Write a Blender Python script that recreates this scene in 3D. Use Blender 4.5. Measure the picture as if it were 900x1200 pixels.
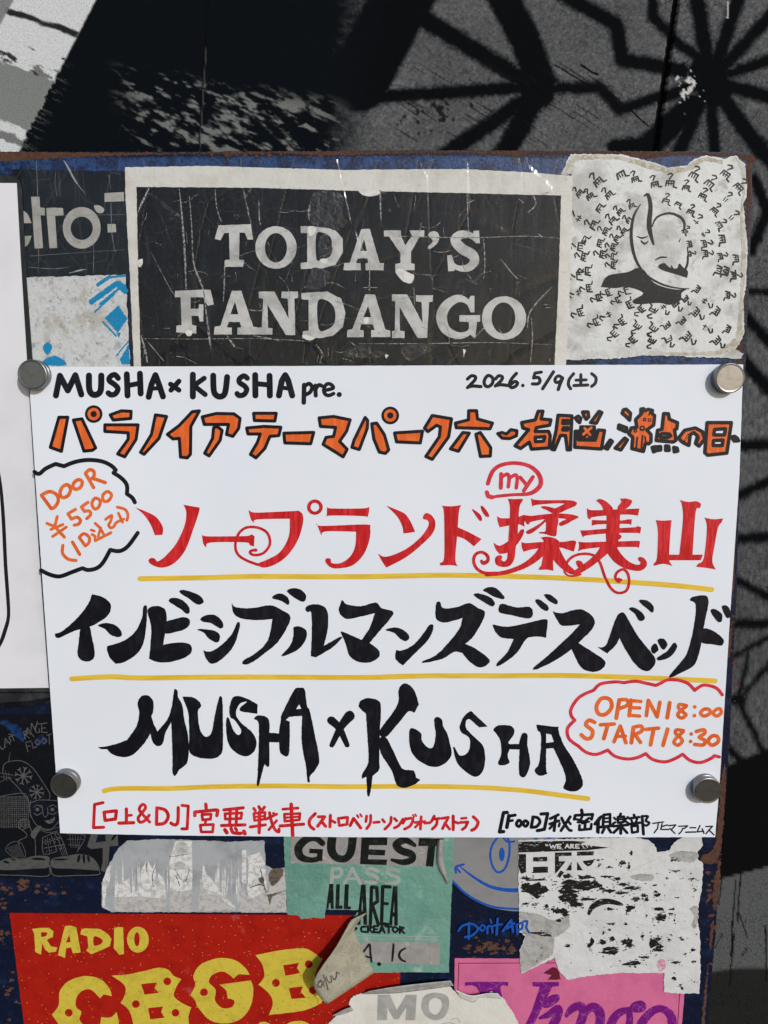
import bpy, bmesh, math, random
import numpy as np
from mathutils import Vector
from mathutils.geometry import delaunay_2d_cdt
random.seed(7)
sc = bpy.context.scene
for o in list(bpy.data.objects): bpy.data.objects.remove(o)
COL = sc.collection

# ------------------------------------------------------------------ camera, sky, sun, exposure
PITCH = math.radians(7.9); DIST = 0.446; FOC = 866.7; ZC = 1.40
FWD = Vector((0, math.cos(PITCH), -math.sin(PITCH))); UP = Vector((0, math.sin(PITCH), math.cos(PITCH))); RT = Vector((1, 0, 0))
CAM = Vector((0, 0, ZC)) - FWD * DIST
cd = bpy.data.cameras.new('camera'); cam = bpy.data.objects.new('camera', cd); COL.objects.link(cam)
cd.sensor_fit = 'VERTICAL'; cd.sensor_height = 36; cd.sensor_width = 36; cd.lens = 26
cd.clip_start = 0.01; cd.clip_end = 200
cam.location = CAM; cam.rotation_euler = (math.pi/2 - PITCH, 0, 0); sc.camera = cam
SUN = Vector((0.55, -1.0, 0.52)).normalized()
w = bpy.data.worlds.new('World'); sc.world = w; w.use_nodes = True
nt = w.node_tree; nt.nodes.clear()
sky = nt.nodes.new('ShaderNodeTexSky'); sky.sky_type = 'NISHITA'; sky.sun_disc = False
sky.sun_elevation = math.asin(SUN.z); sky.sun_rotation = math.atan2(SUN.x, SUN.y)
bg = nt.nodes.new('ShaderNodeBackground'); bg.inputs[1].default_value = 0.10
wo = nt.nodes.new('ShaderNodeOutputWorld'); nt.links.new(sky.outputs[0], bg.inputs[0]); nt.links.new(bg.outputs[0], wo.inputs[0])
sl = bpy.data.lights.new('sun', 'SUN'); sl.energy = 2.25; sl.angle = math.radians(0.5); sl.color = (1, 0.975, 0.94)
so = bpy.data.objects.new('sun', sl); COL.objects.link(so); so.rotation_euler = (-SUN).to_track_quat('-Z', 'Y').to_euler(); so.location = (1, -2, 3)
vs = sc.view_settings; vs.view_transform = 'Standard'; vs.look = 'None'; vs.exposure = 0.0; vs.gamma = 1.0

# ------------------------------------------------------------------ helpers
BOWED = [False]
def at(px, py, Y):
    """point where the sight line of photo pixel (px, py) meets the upright plane y = Y"""
    if BOWED[0]: Y = Y - bow(px, py)
    d = FWD + RT * ((px - 450) / FOC) + UP * ((600 - py) / FOC)
    return CAM + d * ((Y - CAM.y) / d.y)

def catmull(pts, closed, n=4):
    out = []; N = len(pts)
    rng = range(N) if closed else range(N - 1)
    for i in rng:
        if closed: p0, p1, p2, p3 = pts[i-1], pts[i], pts[(i+1) % N], pts[(i+2) % N]
        else: p0, p1, p2, p3 = pts[max(i-1, 0)], pts[i], pts[i+1], pts[min(i+2, N-1)]
        if p1[:2] == p2[:2]: continue
        for k in range(n):
            t = k / n
            out.append(tuple(0.5 * (2*b + (c-a)*t + (2*a-5*b+4*c-d)*t*t + (3*b-a-3*c+d)*t**3) for a, b, c, d in zip(p0, p1, p2, p3)))
    if not closed: out.append(pts[-1])
    return out

def disc(x, y, rx, ry=None, n=12, a0=0.1):
    ry = ry or rx
    return [(x + rx*math.cos(a0 + 2*math.pi*k/n), y + ry*math.sin(a0 + 2*math.pi*k/n)) for k in range(n)]

def ribbon(pts, closed=False):
    """pts (x, y, w): quads and round joints"""
    polys = []; N = len(pts)
    for i in range(N if closed else N-1):
        x0, y0, w0 = pts[i]; x1, y1, w1 = pts[(i+1) % N]
        L = math.hypot(x1-x0, y1-y0)
        if L < 1e-6: continue
        nx, ny = -(y1-y0)/L, (x1-x0)/L
        polys.append([(x0+nx*w0/2, y0+ny*w0/2), (x1+nx*w1/2, y1+ny*w1/2), (x1-nx*w1/2, y1-ny*w1/2), (x0-nx*w0/2, y0-ny*w0/2)])
    for i, (x, y, w_) in enumerate(pts):
        end = (i in (0, N-1)) and not closed
        polys.append(disc(x, y, w_/2, n=12 if end else 9, a0=0.13*i))
    return polys

def rough(pts, amp, step, seed=1):
    r = random.Random(seed); out = []
    N = len(pts)
    for i in range(N):
        a, b = pts[i], pts[(i+1) % N]
        L = math.hypot(b[0]-a[0], b[1]-a[1]); k = max(1, int(L/step))
        for j in range(k):
            t = j/k
            out.append((a[0]+(b[0]-a[0])*t + r.uniform(-amp, amp), a[1]+(b[1]-a[1])*t + r.uniform(-amp, amp)))
    return out

WK = [1.0]
def S(reg, text, dx=0, dy=0):
    """shape spec in the coordinates of a measuring window -> list of (sign, polygon) in photo pixels"""
    x0, y0, s = reg; out = []
    def T(x, y): return (x0 + (x+dx)/s, y0 + (y+dy)/s)
    for ln in text.replace('\n', ';').split(';'):
        t = ln.split()
        if not t: continue
        c = t[0]; num = []; rest = t[1:]; w_ = None
        if c in 'LKRZ': w_ = float(rest[0])/s*WK[0]; rest = rest[1:]
        P = []
        scal = []
        for k in rest:
            if ',' not in k: scal.append(float(k)); continue
            star = k.endswith('*'); v = [float(q) for q in k.rstrip('*').split(',')]
            p = T(v[0], v[1]) + ((v[2]/s,) if len(v) > 2 else ())
            P.append(p)
            if star: P.append(p)
        if c == 'P': out.append((1, P))
        elif c == 'C': out.append((1, catmull(P, True)))
        elif c == 'H': out.append((-1, P))
        elif c == 'HC': out.append((-1, catmull(P, True)))
        elif c in 'LZ': out += [(1, q) for q in ribbon([p + (w_,) for p in P], c == 'Z')]
        elif c == 'K': out += [(1, q) for q in ribbon([p + (w_,) for p in catmull(P, False, 3)])]
        elif c == 'R': out += [(1, q) for q in ribbon([p + (w_,) for p in catmull(P, True, 6)], True)]
        elif c == 'V': out += [(1, q) for q in ribbon(catmull(P, False, 3))]
        elif c in ('E', 'HE', 'O', 'HO'):
            rx = scal[0]/s; ry = (scal[1] if len(scal) > 1 else scal[0])/s
            out.append((-1 if c[0] == 'H' else 1, disc(P[0][0], P[0][1], rx, ry, 24)))
        elif c == 'B':
            rx = scal[0]/s; ry = scal[1]/s
            q = disc(P[0][0], P[0][1], rx, ry, 18)
            q = [(P[0][0]+(x-P[0][0])*random.uniform(.6, 1.2), P[0][1]+(y-P[0][1])*random.uniform(.55, 1.2)) for x, y in q]
            out.append((1, rough(q, 0.35, 1.0, int(P[0][0]*7))))
        else: raise ValueError(c)
    return out

def cdt(shapes, grid=0):
    """union of the added polygons minus the holes, as one flat triangulation without overlaps"""
    V = []; E = []; polys = []
    r = random.Random(3)
    for s, poly in shapes:
        q = []
        for p in poly:
            if not q or math.hypot(p[0]-q[-1][0], p[1]-q[-1][1]) > 0.02: q.append(p)
        if len(q) > 2 and math.hypot(q[0][0]-q[-1][0], q[0][1]-q[-1][1]) < 0.02: q.pop()
        if len(q) < 3: continue
        q = [(p[0] + r.uniform(-.002, .002), p[1] + r.uniform(-.002, .002)) for p in q]
        b = len(V); V += [Vector(p) for p in q]; n = len(q)
        E += [(b+i, b+(i+1) % n) for i in range(n)]; polys.append((s, np.array(q)))
    if grid:
        lo, hi = polys[0][1].min(0), polys[0][1].max(0)
        V += [Vector((x, y)) for x in np.arange(lo[0]+3, hi[0], grid) for y in np.arange(lo[1]+3, hi[1], grid)]
    v, e, f, ov, oe, of = delaunay_2d_cdt(V, E, [], 0, 1e-5, False)
    P = np.array([(p.x, p.y) for p in v]); T = np.array([tuple(t) for t in f]); c = P[T].mean(1)
    add = np.zeros(len(T), bool); sub = np.zeros(len(T), bool)
    for s, q in polys:
        lo, hi = q.min(0), q.max(0)
        k = np.where((c[:, 0] > lo[0]) & (c[:, 0] < hi[0]) & (c[:, 1] > lo[1]) & (c[:, 1] < hi[1]))[0]
        if not len(k): continue
        x, y = c[k, 0][:, None], c[k, 1][:, None]; A_ = q[None]; B_ = np.roll(q, -1, 0)[None]
        left = (B_[..., 0]-A_[..., 0])*(y-A_[..., 1]) - (x-A_[..., 0])*(B_[..., 1]-A_[..., 1])
        wn = (((A_[..., 1] <= y) & (B_[..., 1] > y) & (left > 0)).sum(1) - ((A_[..., 1] > y) & (B_[..., 1] <= y) & (left < 0)).sum(1)) != 0
        (add if s > 0 else sub)[k[wn]] = True
    keep = T[add & ~sub]
    used = np.unique(keep); m = {int(i): k for k, i in enumerate(used)}
    return [tuple(P[i]) for i in used], [tuple(m[int(i)] for i in t) for t in keep]

def link(name, verts, faces, mat, parent=None, label=None):
    me = bpy.data.meshes.new(name); me.from_pydata(verts, [], faces); me.materials.append(mat); me.update()
    o = bpy.data.objects.new(name, me); COL.objects.link(o)
    if parent: o.parent = parent
    if label: o['label'] = label
    return o

def thing(name, label, cat, px, py, Y, group=None):
    o = bpy.data.objects.new(name, None); COL.objects.link(o); o.empty_display_size = 0.01
    o.location = at(px, py, Y); o['label'] = label; o['category'] = cat
    if group: o['group'] = group
    return o

def org(t):
    v = Vector((0, 0, 0))
    while t: v = v + t.location; t = t.parent
    return v

def ink(name, shapes, mat, t, Y, label=None, split=False):
    """flat layer of ink, print or torn paper lying at depth Y; split: every separate patch its own part"""
    v, f = cdt(shapes); O = org(t)
    V = [at(x, y, Y) - O for x, y in v]
    out = []
    for a, b, c in f:
        n = (V[b]-V[a]).cross(V[c]-V[a])
        out.append((a, b, c) if n.y < 0 else (a, c, b))
    if not split: return link(name, V, out, mat, t, label)
    par = list(range(len(V)))
    def find(i):
        while par[i] != i: par[i] = par[par[i]]; i = par[i]
        return i
    for a, b, c in out: par[find(a)] = find(b); par[find(b)] = find(c)
    comp = {}
    for q in out: comp.setdefault(find(q[0]), []).append(q)
    for q in comp.values():
        us = sorted({i for w_ in q for i in w_}); m = {i: k for k, i in enumerate(us)}
        if len(q) > 2: link(name, [V[i] for i in us], [tuple(m[i] for i in w_) for w_ in q], mat, t, label)

def bow(px, py):
    """how far the poster paper stands off between its four magnets (metres)"""
    u = (px-38)/800; v = (py-438)/490; P_ = math.pi
    return 1.5*(.0022*math.sin(P_*min(max(v, 0), 1))*(.55+.45*math.cos(2*P_*u)) + .0018*abs(math.sin(P_*min(max(u, 0), 1)))*(.6*v*v + .25*(1-v)) + .0004*math.sin(5.2*P_*u+1.1)*math.sin(2.1*P_*v+.4))

def sheet(name, pts, mat, t, Y, th=0.00025, holes=(), label=None):
    """a thin solid sheet: front face at depth Y, thickness th"""
    v, f = cdt([(1, pts)] + [(-1, h) for h in holes], 22 if BOWED[0] else 0); O = org(t)
    F = [at(x, y, Y) - O for x, y in v]; n0 = len(F)
    V = list(F) + [p + Vector((0, th, 0)) for p in F]; rim = {}
    def rv(i):
        if i not in rim: rim[i] = len(V); V.append(V[i].copy())
        return rim[i]
    out = []; ed = {}
    for a, b, c in f:
        n = (F[b]-F[a]).cross(F[c]-F[a])
        if n.y > 0: b, c = c, b
        out += [(a, b, c), (a+n0, c+n0, b+n0)]
        for p, q in ((a, b), (b, c), (c, a)): ed[(p, q)] = 1
    for p, q in ed:
        if (q, p) not in ed: out.append((rv(q), rv(p), rv(p+n0), rv(q+n0)))
    return link(name, V, out, mat, t, label)

# ------------------------------------------------------------------ materials
def mat(name, base, rough_=0.5, layers=(), bump=None, spec=0.4, metal=0.0, bump2=None, attr=None, coat=0.0):
    """layers: (scale, lo, hi, colour, amount[, kind[, stretch]]) mixed over the base colour by procedural noise"""
    m = bpy.data.materials.new(name); m.use_nodes = True; T = m.node_tree; N = T.nodes; Lk = T.links
    b = N['Principled BSDF']; b.inputs['Roughness'].default_value = rough_; b.inputs['Metallic'].default_value = metal
    b.inputs['Specular IOR Level'].default_value = spec*.45; b.inputs['Coat Weight'].default_value = coat; b.inputs['Coat Roughness'].default_value = 0.25
    tc = N.new('ShaderNodeTexCoord')
    if attr:
        a = N.new('ShaderNodeAttribute'); a.attribute_name = attr; cur = a.outputs['Color']
    else:
        rgb = N.new('ShaderNodeRGB'); rgb.outputs[0].default_value = (*base, 1); cur = rgb.outputs[0]
    def tex(scale, kind='noise', stretch=None, off=0.0, detail=6):
        vec = tc.outputs['Object']
        mp = N.new('ShaderNodeMapping'); Lk.new(vec, mp.inputs[0])
        mp.inputs['Location'].default_value = (off, off*.7, off*1.3)
        if stretch:
            mp.inputs['Scale'].default_value = stretch[:3]
            if len(stretch) > 3: mp.inputs['Rotation'].default_value = (0, stretch[3], 0)
        vec = mp.outputs[0]
        if kind == 'soft': kind, detail = 'noise', 1.0
        if kind == 'noise':
            n = N.new('ShaderNodeTexNoise'); n.inputs['Scale'].default_value = scale; n.inputs['Detail'].default_value = detail; n.inputs['Roughness'].default_value = 0.62
            Lk.new(vec, n.inputs['Vector']); return n.outputs[0]
        if kind == 'ridge':
            n = N.new('ShaderNodeTexNoise'); n.inputs['Scale'].default_value = scale; n.inputs['Detail'].default_value = 2.5
            Lk.new(vec, n.inputs['Vector'])
            s = N.new('ShaderNodeMath'); s.operation = 'SUBTRACT'; s.inputs[1].default_value = 0.5; Lk.new(n.outputs[0], s.inputs[0])
            a_ = N.new('ShaderNodeMath'); a_.operation = 'ABSOLUTE'; Lk.new(s.outputs[0], a_.inputs[0]); return a_.outputs[0]
        v = N.new('ShaderNodeTexVoronoi'); v.inputs['Scale'].default_value = scale
        if kind == 'crack': v.feature = 'DISTANCE_TO_EDGE'
        Lk.new(vec, v.inputs['Vector']); return v.outputs['Distance']
    for i, L in enumerate(layers):
        scale, lo, hi, colr, amt = L[:5]; kind = L[5] if len(L) > 5 else 'noise'; st = L[6] if len(L) > 6 else None
        src = tex(scale, kind, st, 0.37*i + 0.11)
        mr = N.new('ShaderNodeMapRange'); mr.interpolation_type = 'SMOOTHSTEP'
        mr.inputs['From Min'].default_value = lo; mr.inputs['From Max'].default_value = hi; mr.inputs['To Min'].default_value = 0; mr.inputs['To Max'].default_value = amt
        if kind in ('ridge', 'crack') and lo < hi: lo, hi = hi, lo
        if lo > hi:
            mr.inputs['From Min'].default_value = hi; mr.inputs['From Max'].default_value = lo; mr.inputs['To Min'].default_value = amt; mr.inputs['To Max'].default_value = 0
        Lk.new(src, mr.inputs[0])
        fac = mr.outputs[0]
        if attr and kind == 'crack':
            mu = N.new('ShaderNodeMath'); mu.operation = 'MULTIPLY'; Lk.new(fac, mu.inputs[0]); Lk.new(a.outputs['Alpha'], mu.inputs[1]); fac = mu.outputs[0]
        mx = N.new('ShaderNodeMix'); mx.data_type = 'RGBA'; Lk.new(fac, mx.inputs[0]); Lk.new(cur, mx.inputs[6]); mx.inputs[7].default_value = (*colr, 1)
        cur = mx.outputs[2]
    Lk.new(cur, b.inputs['Base Color'])
    prev = None
    for bp in (bump, bump2):
        if not bp: continue
        scale, dist, kind = bp[0], bp[1], (bp[2] if len(bp) > 2 else 'noise')
        n = N.new('ShaderNodeBump'); n.inputs['Distance'].default_value = dist; n.inputs['Strength'].default_value = 1.0
        Lk.new(tex(scale, kind, bp[3] if len(bp) > 3 else None, 5.1), n.inputs['Height'])
        if prev: Lk.new(prev, n.inputs['Normal'])
        prev = n.outputs[0]
    if prev: Lk.new(prev, b.inputs['Normal'])
    return m

M = {}
M['paper'] = mat('poster_paper', (.725, .775, .865), .55, [(25, .35, .75, (.70, .755, .85), .8), (9, .45, .7, (.70, .75, .835), .7, 'soft')], (11, .0016, 'soft'), .3)
M['black_ink'] = mat('black_marker', (.0055, .006, .0105), .42, [(160, .50, .58, (.012, .013, .020), .8, 'noise', (1.6, 1, .6)), (2200, .69, .74, (.28, .29, .31), .35)], (900, .00003), .4)
M['thin_black'] = mat('thin_black_marker', (.010, .010, .016), .5, [(700, .5, .8, (.03, .03, .04), .8)])
M['red_ink'] = mat('red_marker', (.63, .026, .034), .5, [(90, .47, .53, (.50, .012, .016), .8, 'noise', (2.6, 1, .45)), (210, .50, .55, (.43, .007, .010), .75, 'noise', (2.4, 1, .3)), (1300, .63, .70, (.70, .12, .12), .4)])
M['orange_ink'] = mat('orange_marker', (.74, .150, .030), .5, [(150, .47, .53, (.65, .105, .017), .8, 'noise', (2, 1, .5)), (1300, .63, .70, (.78, .36, .22), .4)])
M['yellow_ink'] = mat('yellow_marker', (.72, .50, .055), .5, [(120, .45, .56, (.64, .42, .032), .8, 'noise', (.4, 1, 2.5))])
M['pink_ink'] = mat('pink_red_marker', (.64, .042, .07), .5, [(200, .45, .56, (.55, .022, .036), .8)])

RUST = (.095, .048, .034)
M['board'] = mat('navy_board_paint', (.0045, .0085, .026), .42,
    [(90, .5, .75, (.010, .022, .075), .9), (700, .60, .68, (.002, .004, .010), .8), (230, .665, .69, RUST, .9), (1600, .73, .76, (.35, .36, .38), .6), (1200, .66, .70, RUST, .8)],
    (600, .0003), .45, bump2=(120, .0006))
M['blue_paint'] = mat('bright_blue_paint', (.016, .048, .155), .4,
    [(160, .46, .58, (.005, .012, .045), .9), (500, .54, .62, (.006, .014, .05), .8), (900, .60, .66, (.05, .10, .23), .7), (1500, .70, .74, (.5, .52, .55), .6), (400, .64, .67, RUST, .9)], (500, .0004), .45)
M['rust'] = mat('rusty_steel', RUST, .8, [(500, .45, .65, (.065, .028, .02), .9), (1300, .55, .7, (.20, .095, .06), .6)], (900, .0004), .2)
M['grit'] = mat('dirty_scrape', (.46, .46, .46), .75, [(400, .46, .64, (.32, .32, .315), .9), (1000, .6, .7, (.56, .56, .55), .8)], (700, .0004), .2)
M['wall'] = mat('painted_wall', (.05, .05, .05), .85,
    [(1700, .52, .60, (.004, .004, .005), .45), (330, .0, .05, (.003, .003, .004), .75, 'crack'), (3000, .62, .70, (.20, .20, .21), .30)],
    (1800, .00006), .08, attr='paint')

# ------------------------------------------------------------------ the mural wall behind the board
WY = 0.022
def build_wall():
    xs = np.concatenate([np.arange(-900, -110, 12.0), np.arange(-110, 1012, 1.5), np.arange(1012, 1800, 12.0)]); ys = np.concatenate([np.arange(-500, -90, 10.0), np.arange(-90, 192, 1.4), np.arange(192, 1260, 3.0), np.arange(1260, 1800, 12.0)])
    X, Y = np.meshgrid(xs, ys)
    rng = np.random.default_rng(5)
    def vnoise(sx, sy, ang=0.0, seed=0):
        r = np.random.default_rng(seed); g = r.random((256, 256))
        c, s_ = math.cos(ang), math.sin(ang); U = ((X*c + Y*s_)/sx) % 255; Vv = ((-X*s_ + Y*c)/sy) % 255
        i = U.astype(int); j = Vv.astype(int); fu = U-i; fv = Vv-j; fu = fu*fu*(3-2*fu); fv = fv*fv*(3-2*fv)
        i1 = (i+1) % 256; j1 = (j+1) % 256
        return (g[j, i]*(1-fu)+g[j, i1]*fu)*(1-fv) + (g[j1, i]*(1-fu)+g[j1, i1]*fu)*fv
    def fbm(sx, sy, ang, seed): return (vnoise(sx, sy, ang, seed)*.5 + vnoise(sx/2.1, sy/2.1, ang, seed+1)*.3 + vnoise(sx/4.3, sy/4.3, ang, seed+2)*.2)
    def sm(e0, e1, x): t = np.clip((x-e0)/(e1-e0), 0, 1); return t*t*(3-2*t)
    jx = (fbm(9, 9, 0, 11)-.5)*2.4; jy = (fbm(9, 9, 0, 21)-.5)*2.4
    def seg(a, b, w0, w1=None):
        w1 = w1 or w0
        dx, dy = b[0]-a[0], b[1]-a[1]; t = np.clip(((X+jx-a[0])*dx + (Y+jy-a[1])*dy)/(dx*dx+dy*dy), 0, 1)
        return np.hypot(X+jx-a[0]-t*dx, Y+jy-a[1]-t*dy) - (w0+(w1-w0)*t)/2
    web = np.full(X.shape, 1e3)
    def strokes(reg, items):
        nonlocal web
        x0, y0, s = reg
        for w_, *pts in items:
            for a, b in zip(pts[:-1], pts[1:]):
                web = np.minimum(web, seg((x0+a[0]/s, y0+a[1]/s), (x0+b[0]/s, y0+b[1]/s), w_/s))
    strokes((450, 0, 2), [
        (46, (80, 35), (330, 190)), (78, (240, -80), (330, 90), (370, 200)), (36, (-20, 228), (330, 205)), (42, (140, 365), (330, 235)), (58, (280, 365), (365, 210)),
        (90, (350, 190), (360, 215)), (32, (390, 207), (505, 205), (555, 258), (660, 222)), (40, (380, -35), (545, 58), (558, 140), (700, 165)), (30, (632, -60), (630, 40), (700, 110), (790, 170)),
        (92, (755, 170), (775, 210)), (42, (765, 190), (725, -60)), (38, (765, 190), (850, -60)), (36, (765, 190), (930, 10)), (32, (765, 190), (930, 130)),
        (38, (765, 190), (930, 235)), (44, (765, 190), (880, 350), (960, 420)), (34, (765, 190), (775, 360)), (38, (765, 190), (690, 360)), (64, (720, 250), (590, 370)), (40, (540, 345), (640, 335)),
        (150, (60, -40), (-60, 190)), (36, (765, 190), (660, 225))])
    strokes((800, 150, 3), [(46, (250, 180), (300, 290), (240, 430)), (44, (200, 0), (285, 60)), (40, (300, 290), (340, 300)), (32, (180, 575), (330, 575)), (46, (200, 640), (330, 780)), (50, (190, 790), (330, 950)), (40, (180, 1122), (330, 1115))])
    strokes((800, 500, 3), [(36, (150, 62), (330, 55)), (42, (170, 255), (330, 180)), (42, (160, 398), (330, 385)), (34, (150, 520), (330, 612)), (40, (140, 696), (330, 690)), (26, (140, 830), (330, 725)),
        (46, (185, 960), (205, 962)), (26, (195, 960), (330, 810)), (26, (195, 960), (330, 1240)), (30, (120, 1090), (250, 1220)), (22, (195, 960), (230, 800))])
    speck = fbm(5, 5, 0, 31)
    grain = rng.random(X.shape); grain = (grain + np.roll(grain, 1, 0) + np.roll(grain, 1, 1))/3
    mweb = 1 - sm(-4.4, 3.8, web + (speck-.5)*3 + (grain-.5)*2)
    g = .098 + .065*(fbm(90, 90, 0, 41)-.42) + .03*(speck-.5) - .024*sm(300, 700, Y)
    g = np.clip(g*(.45 + 1.1*grain) + .10*np.clip(grain-.74, 0, 1), .006, 1)
    # cool tint of the grey, which is darker lower down the wall
    R = g*.94; G = g*.99; B = g*1.06
    dk = .003
    def put(mask, c):
        nonlocal R, G, B
        R = R*(1-mask) + c[0]*mask; G = G*(1-mask) + c[1]*mask; B = B*(1-mask) + c[2]*mask
    put(mweb, (dk*.8, dk*1.05, dk*1.5))
    # big black field, left part of the top, with a soft slanted right border
    edge = X - (420 + (Y)*(-0.10)) ; put(1 - sm(-25, 45, edge + (speck-.5)*30), (.0028, .0045, .0068))
    # scuffed-through paint in the black field
    sc_ = fbm(16, 5.5, 0.42, 51); sc2 = fbm(70, 34, .3, 61)
    zone = sm(70, 98, Y - (X-150)*.16)*(1-sm(168, 200, Y))*sm(120, 175, X + (Y-90)*-.2)*(1-sm(360, 420, X))
    m1 = sm(.50, .60, sc_ + (sc2-.5)*.7 - .04)*zone
    put(m1*.85, (.055, .062, .062)); put(sm(.60, .66, sc_ + (sc2-.5)*.6 - .03)*zone*.8, (.19, .20, .20))
    # pale stripe at the far left
    line = X - (112 - (Y)*0.515)
    stripe = 1 - sm(-1.0, 1.0, line + (fbm(6, 6, 0, 71)-.5)*(1.5 + 7*sm(70, 110, Y)))
    put(stripe, (.60, .63, .66))
    flk = fbm(20, 6.5, .48, 81); yy = Y - .35*X
    band = np.exp(-((yy-66)/10)**2) + .55*np.exp(-((yy-47)/9)**2)
    green = sm(-2, 2, yy - 68 + (flk-.5)*26)*(1 - sm(-2, 2, yy-140+(flk-.5)*26)); put(stripe*green, (.20, .22, .215))
    put(stripe*sm(.62, .66, flk*.62 + .32*band), (.030, .034, .036))
    put(stripe*sm(.66, .69, fbm(16, 6, .48, 91)*.7 + .25*np.exp(-((yy-62)/14)**2)), (.17, .18, .18))
    put(stripe*(1-sm(2.2, 4.2, np.abs(yy - 9 + (flk-.5)*7)))*sm(3, 9, X), (.02, .022, .026))
    put(stripe*(1-sm(3, 5, np.abs(yy - 158 + (flk-.5)*16)))*.9, (.12, .13, .13))
    put((1-sm(-1, 1, X - (16 - Y*.55)))*.9, (.17, .17, .18))
    # light hairy scratches along the border of the stripe
    fr = (1-sm(0, 26, line))*sm(-3, 2, line)*sm(70, 95, Y)*sm(.60, .68, fbm(18, 2.6, .42, 101)); put(fr*.6, (.10, .11, .11))
    # lower right: black field, grey field, dark field
    l1 = Y - (897 - (X-853)*.42); l2 = Y - (1030 - (X-845)*.26); l3 = Y - (1136 - (X-838)*.05 + ((X-870)/30)**2*2)
    low = sm(800, 815, X)
    put(low*sm(-2, 2, l1), (.0035, .0036, .0042)); put(low*sm(-1, 1, l2), (.095, .103, .106)); put(low*sm(-2.5, 2.5, l3), (.017, .018, .017))
    # scratches
    for x0, y0, x1, y1, w_, c in [(862, 1030, 856, 1120, .8, .006), (868, 1022, 864, 1080, .8, .006), (897, 1085, 898, 1150, .9, .006), (860, 1095, 855, 1155, .8, .006), (866, 1070, 876, 1100, .7, .01), (846, 1030, 842, 1060, .6, .01),
                                  (870, 1120, 876, 1112, .8, .02), (838, 1110, 846, 1095, .7, .02), (650, 76, 690, 100, .9, .004), (700, 95, 760, 148, .9, .004), (680, 76, 700, 88, 1.6, .004)]:
        put(1 - sm(.2, .9, seg((x0, y0), (x1, y1), w_)), (c, c, c))
    for x0, y0, x1, y1 in [(853.5, 3, 852, 20)]: put(1 - sm(.2, .8, seg((x0, y0), (x1, y1), 1.2)), (.5, .5, .5))
    chip = sm(.60, .63, fbm(7, 9, .7, 111)*.75 + .28*np.exp(-(((X-806)/17)**2 + ((Y-100)/22)**2)) - .06); put(chip*(np.hypot(X-806, (Y-100)*.9) < 34), (.55, .56, .56))
    ch2 = sm(.64, .68, fbm(9, 9, .7, 121)*.72 + .22*np.exp(-(((X-520)/60)**2 + ((Y-135)/32)**2))); put(ch2*(Y < 185)*(X > 440)*.9, (.006, .006, .007))
    # scratches fanning through the web
    put(sm(.66, .70, fbm(60, 2.6, .56, 131))*sm(440, 470, X)*(1-sm(700, 740, X))*sm(60, 90, Y)*.7, (.006, .006, .007))
    # seams between the wall panels
    s1 = X - (243.5 - Y*.062); put((1 - sm(.5, 1.3, np.abs(s1)))*(Y < 190), (.0025, .0025, .003)); put((1 - sm(.3, .9, np.abs(s1-1.6)))*(Y > 55)*.7, (.07, .07, .07))
    s2 = X - (793 - Y*.146); dep2 = (1 - sm(3.2, 4.2, np.abs(s2)))*(Y < 190); put(dep2, (.002, .002, .0022))
    O = at(450, 600, WY)
    d = np.stack([(X-450)/FOC, np.full(X.shape, FWD.y) + UP.y*(600-Y)/FOC, FWD.z + UP.z*(600-Y)/FOC], -1)
    k = (WY - CAM.y)/d[..., 1]
    Pt = np.stack([CAM.x + d[..., 0]*k, np.full(X.shape, WY), CAM.z + d[..., 2]*k], -1) - np.array(O)
    Pt[..., 1] += dep2*.004
    nr, nc = X.shape; idx = np.arange(nr*nc).reshape(nr, nc)
    q = np.stack([idx[:-1, :-1], idx[1:, :-1], idx[1:, 1:], idx[:-1, 1:]], -1).reshape(-1, 4)
    me = bpy.data.meshes.new('mural_wall')
    me.vertices.add(nr*nc); me.vertices.foreach_set('co', Pt.reshape(-1).astype(np.float32))
    me.loops.add(len(q)*4); me.loops.foreach_set('vertex_index', q.reshape(-1).astype(np.int32))
    me.polygons.add(len(q)); me.polygons.foreach_set('loop_start', (np.arange(len(q))*4).astype(np.int32))
    me.update(calc_edges=True)
    ca = me.color_attributes.new('paint', 'FLOAT_COLOR', 'POINT')
    alpha = sm(560, 720, X)*sm(.35, .6, fbm(60, 60, 0, 141))*(R < .2) + .35*(1-sm(.3, .55, fbm(60, 60, 0, 141)))*(X > 420)
    C = np.stack([R, G, B, np.clip(alpha, 0, 1)], -1); ca.data.foreach_set('color', np.clip(C, .0, 1).reshape(-1).astype(np.float32))
    me.materials.append(M['wall'])
    o = bpy.data.objects.new('mural_wall', me); COL.objects.link(o); o.location = O
    o['label'] = 'dark wall behind the board spray painted with black webs, scuffed and cracked'; o['category'] = 'wall'
build_wall()

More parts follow.
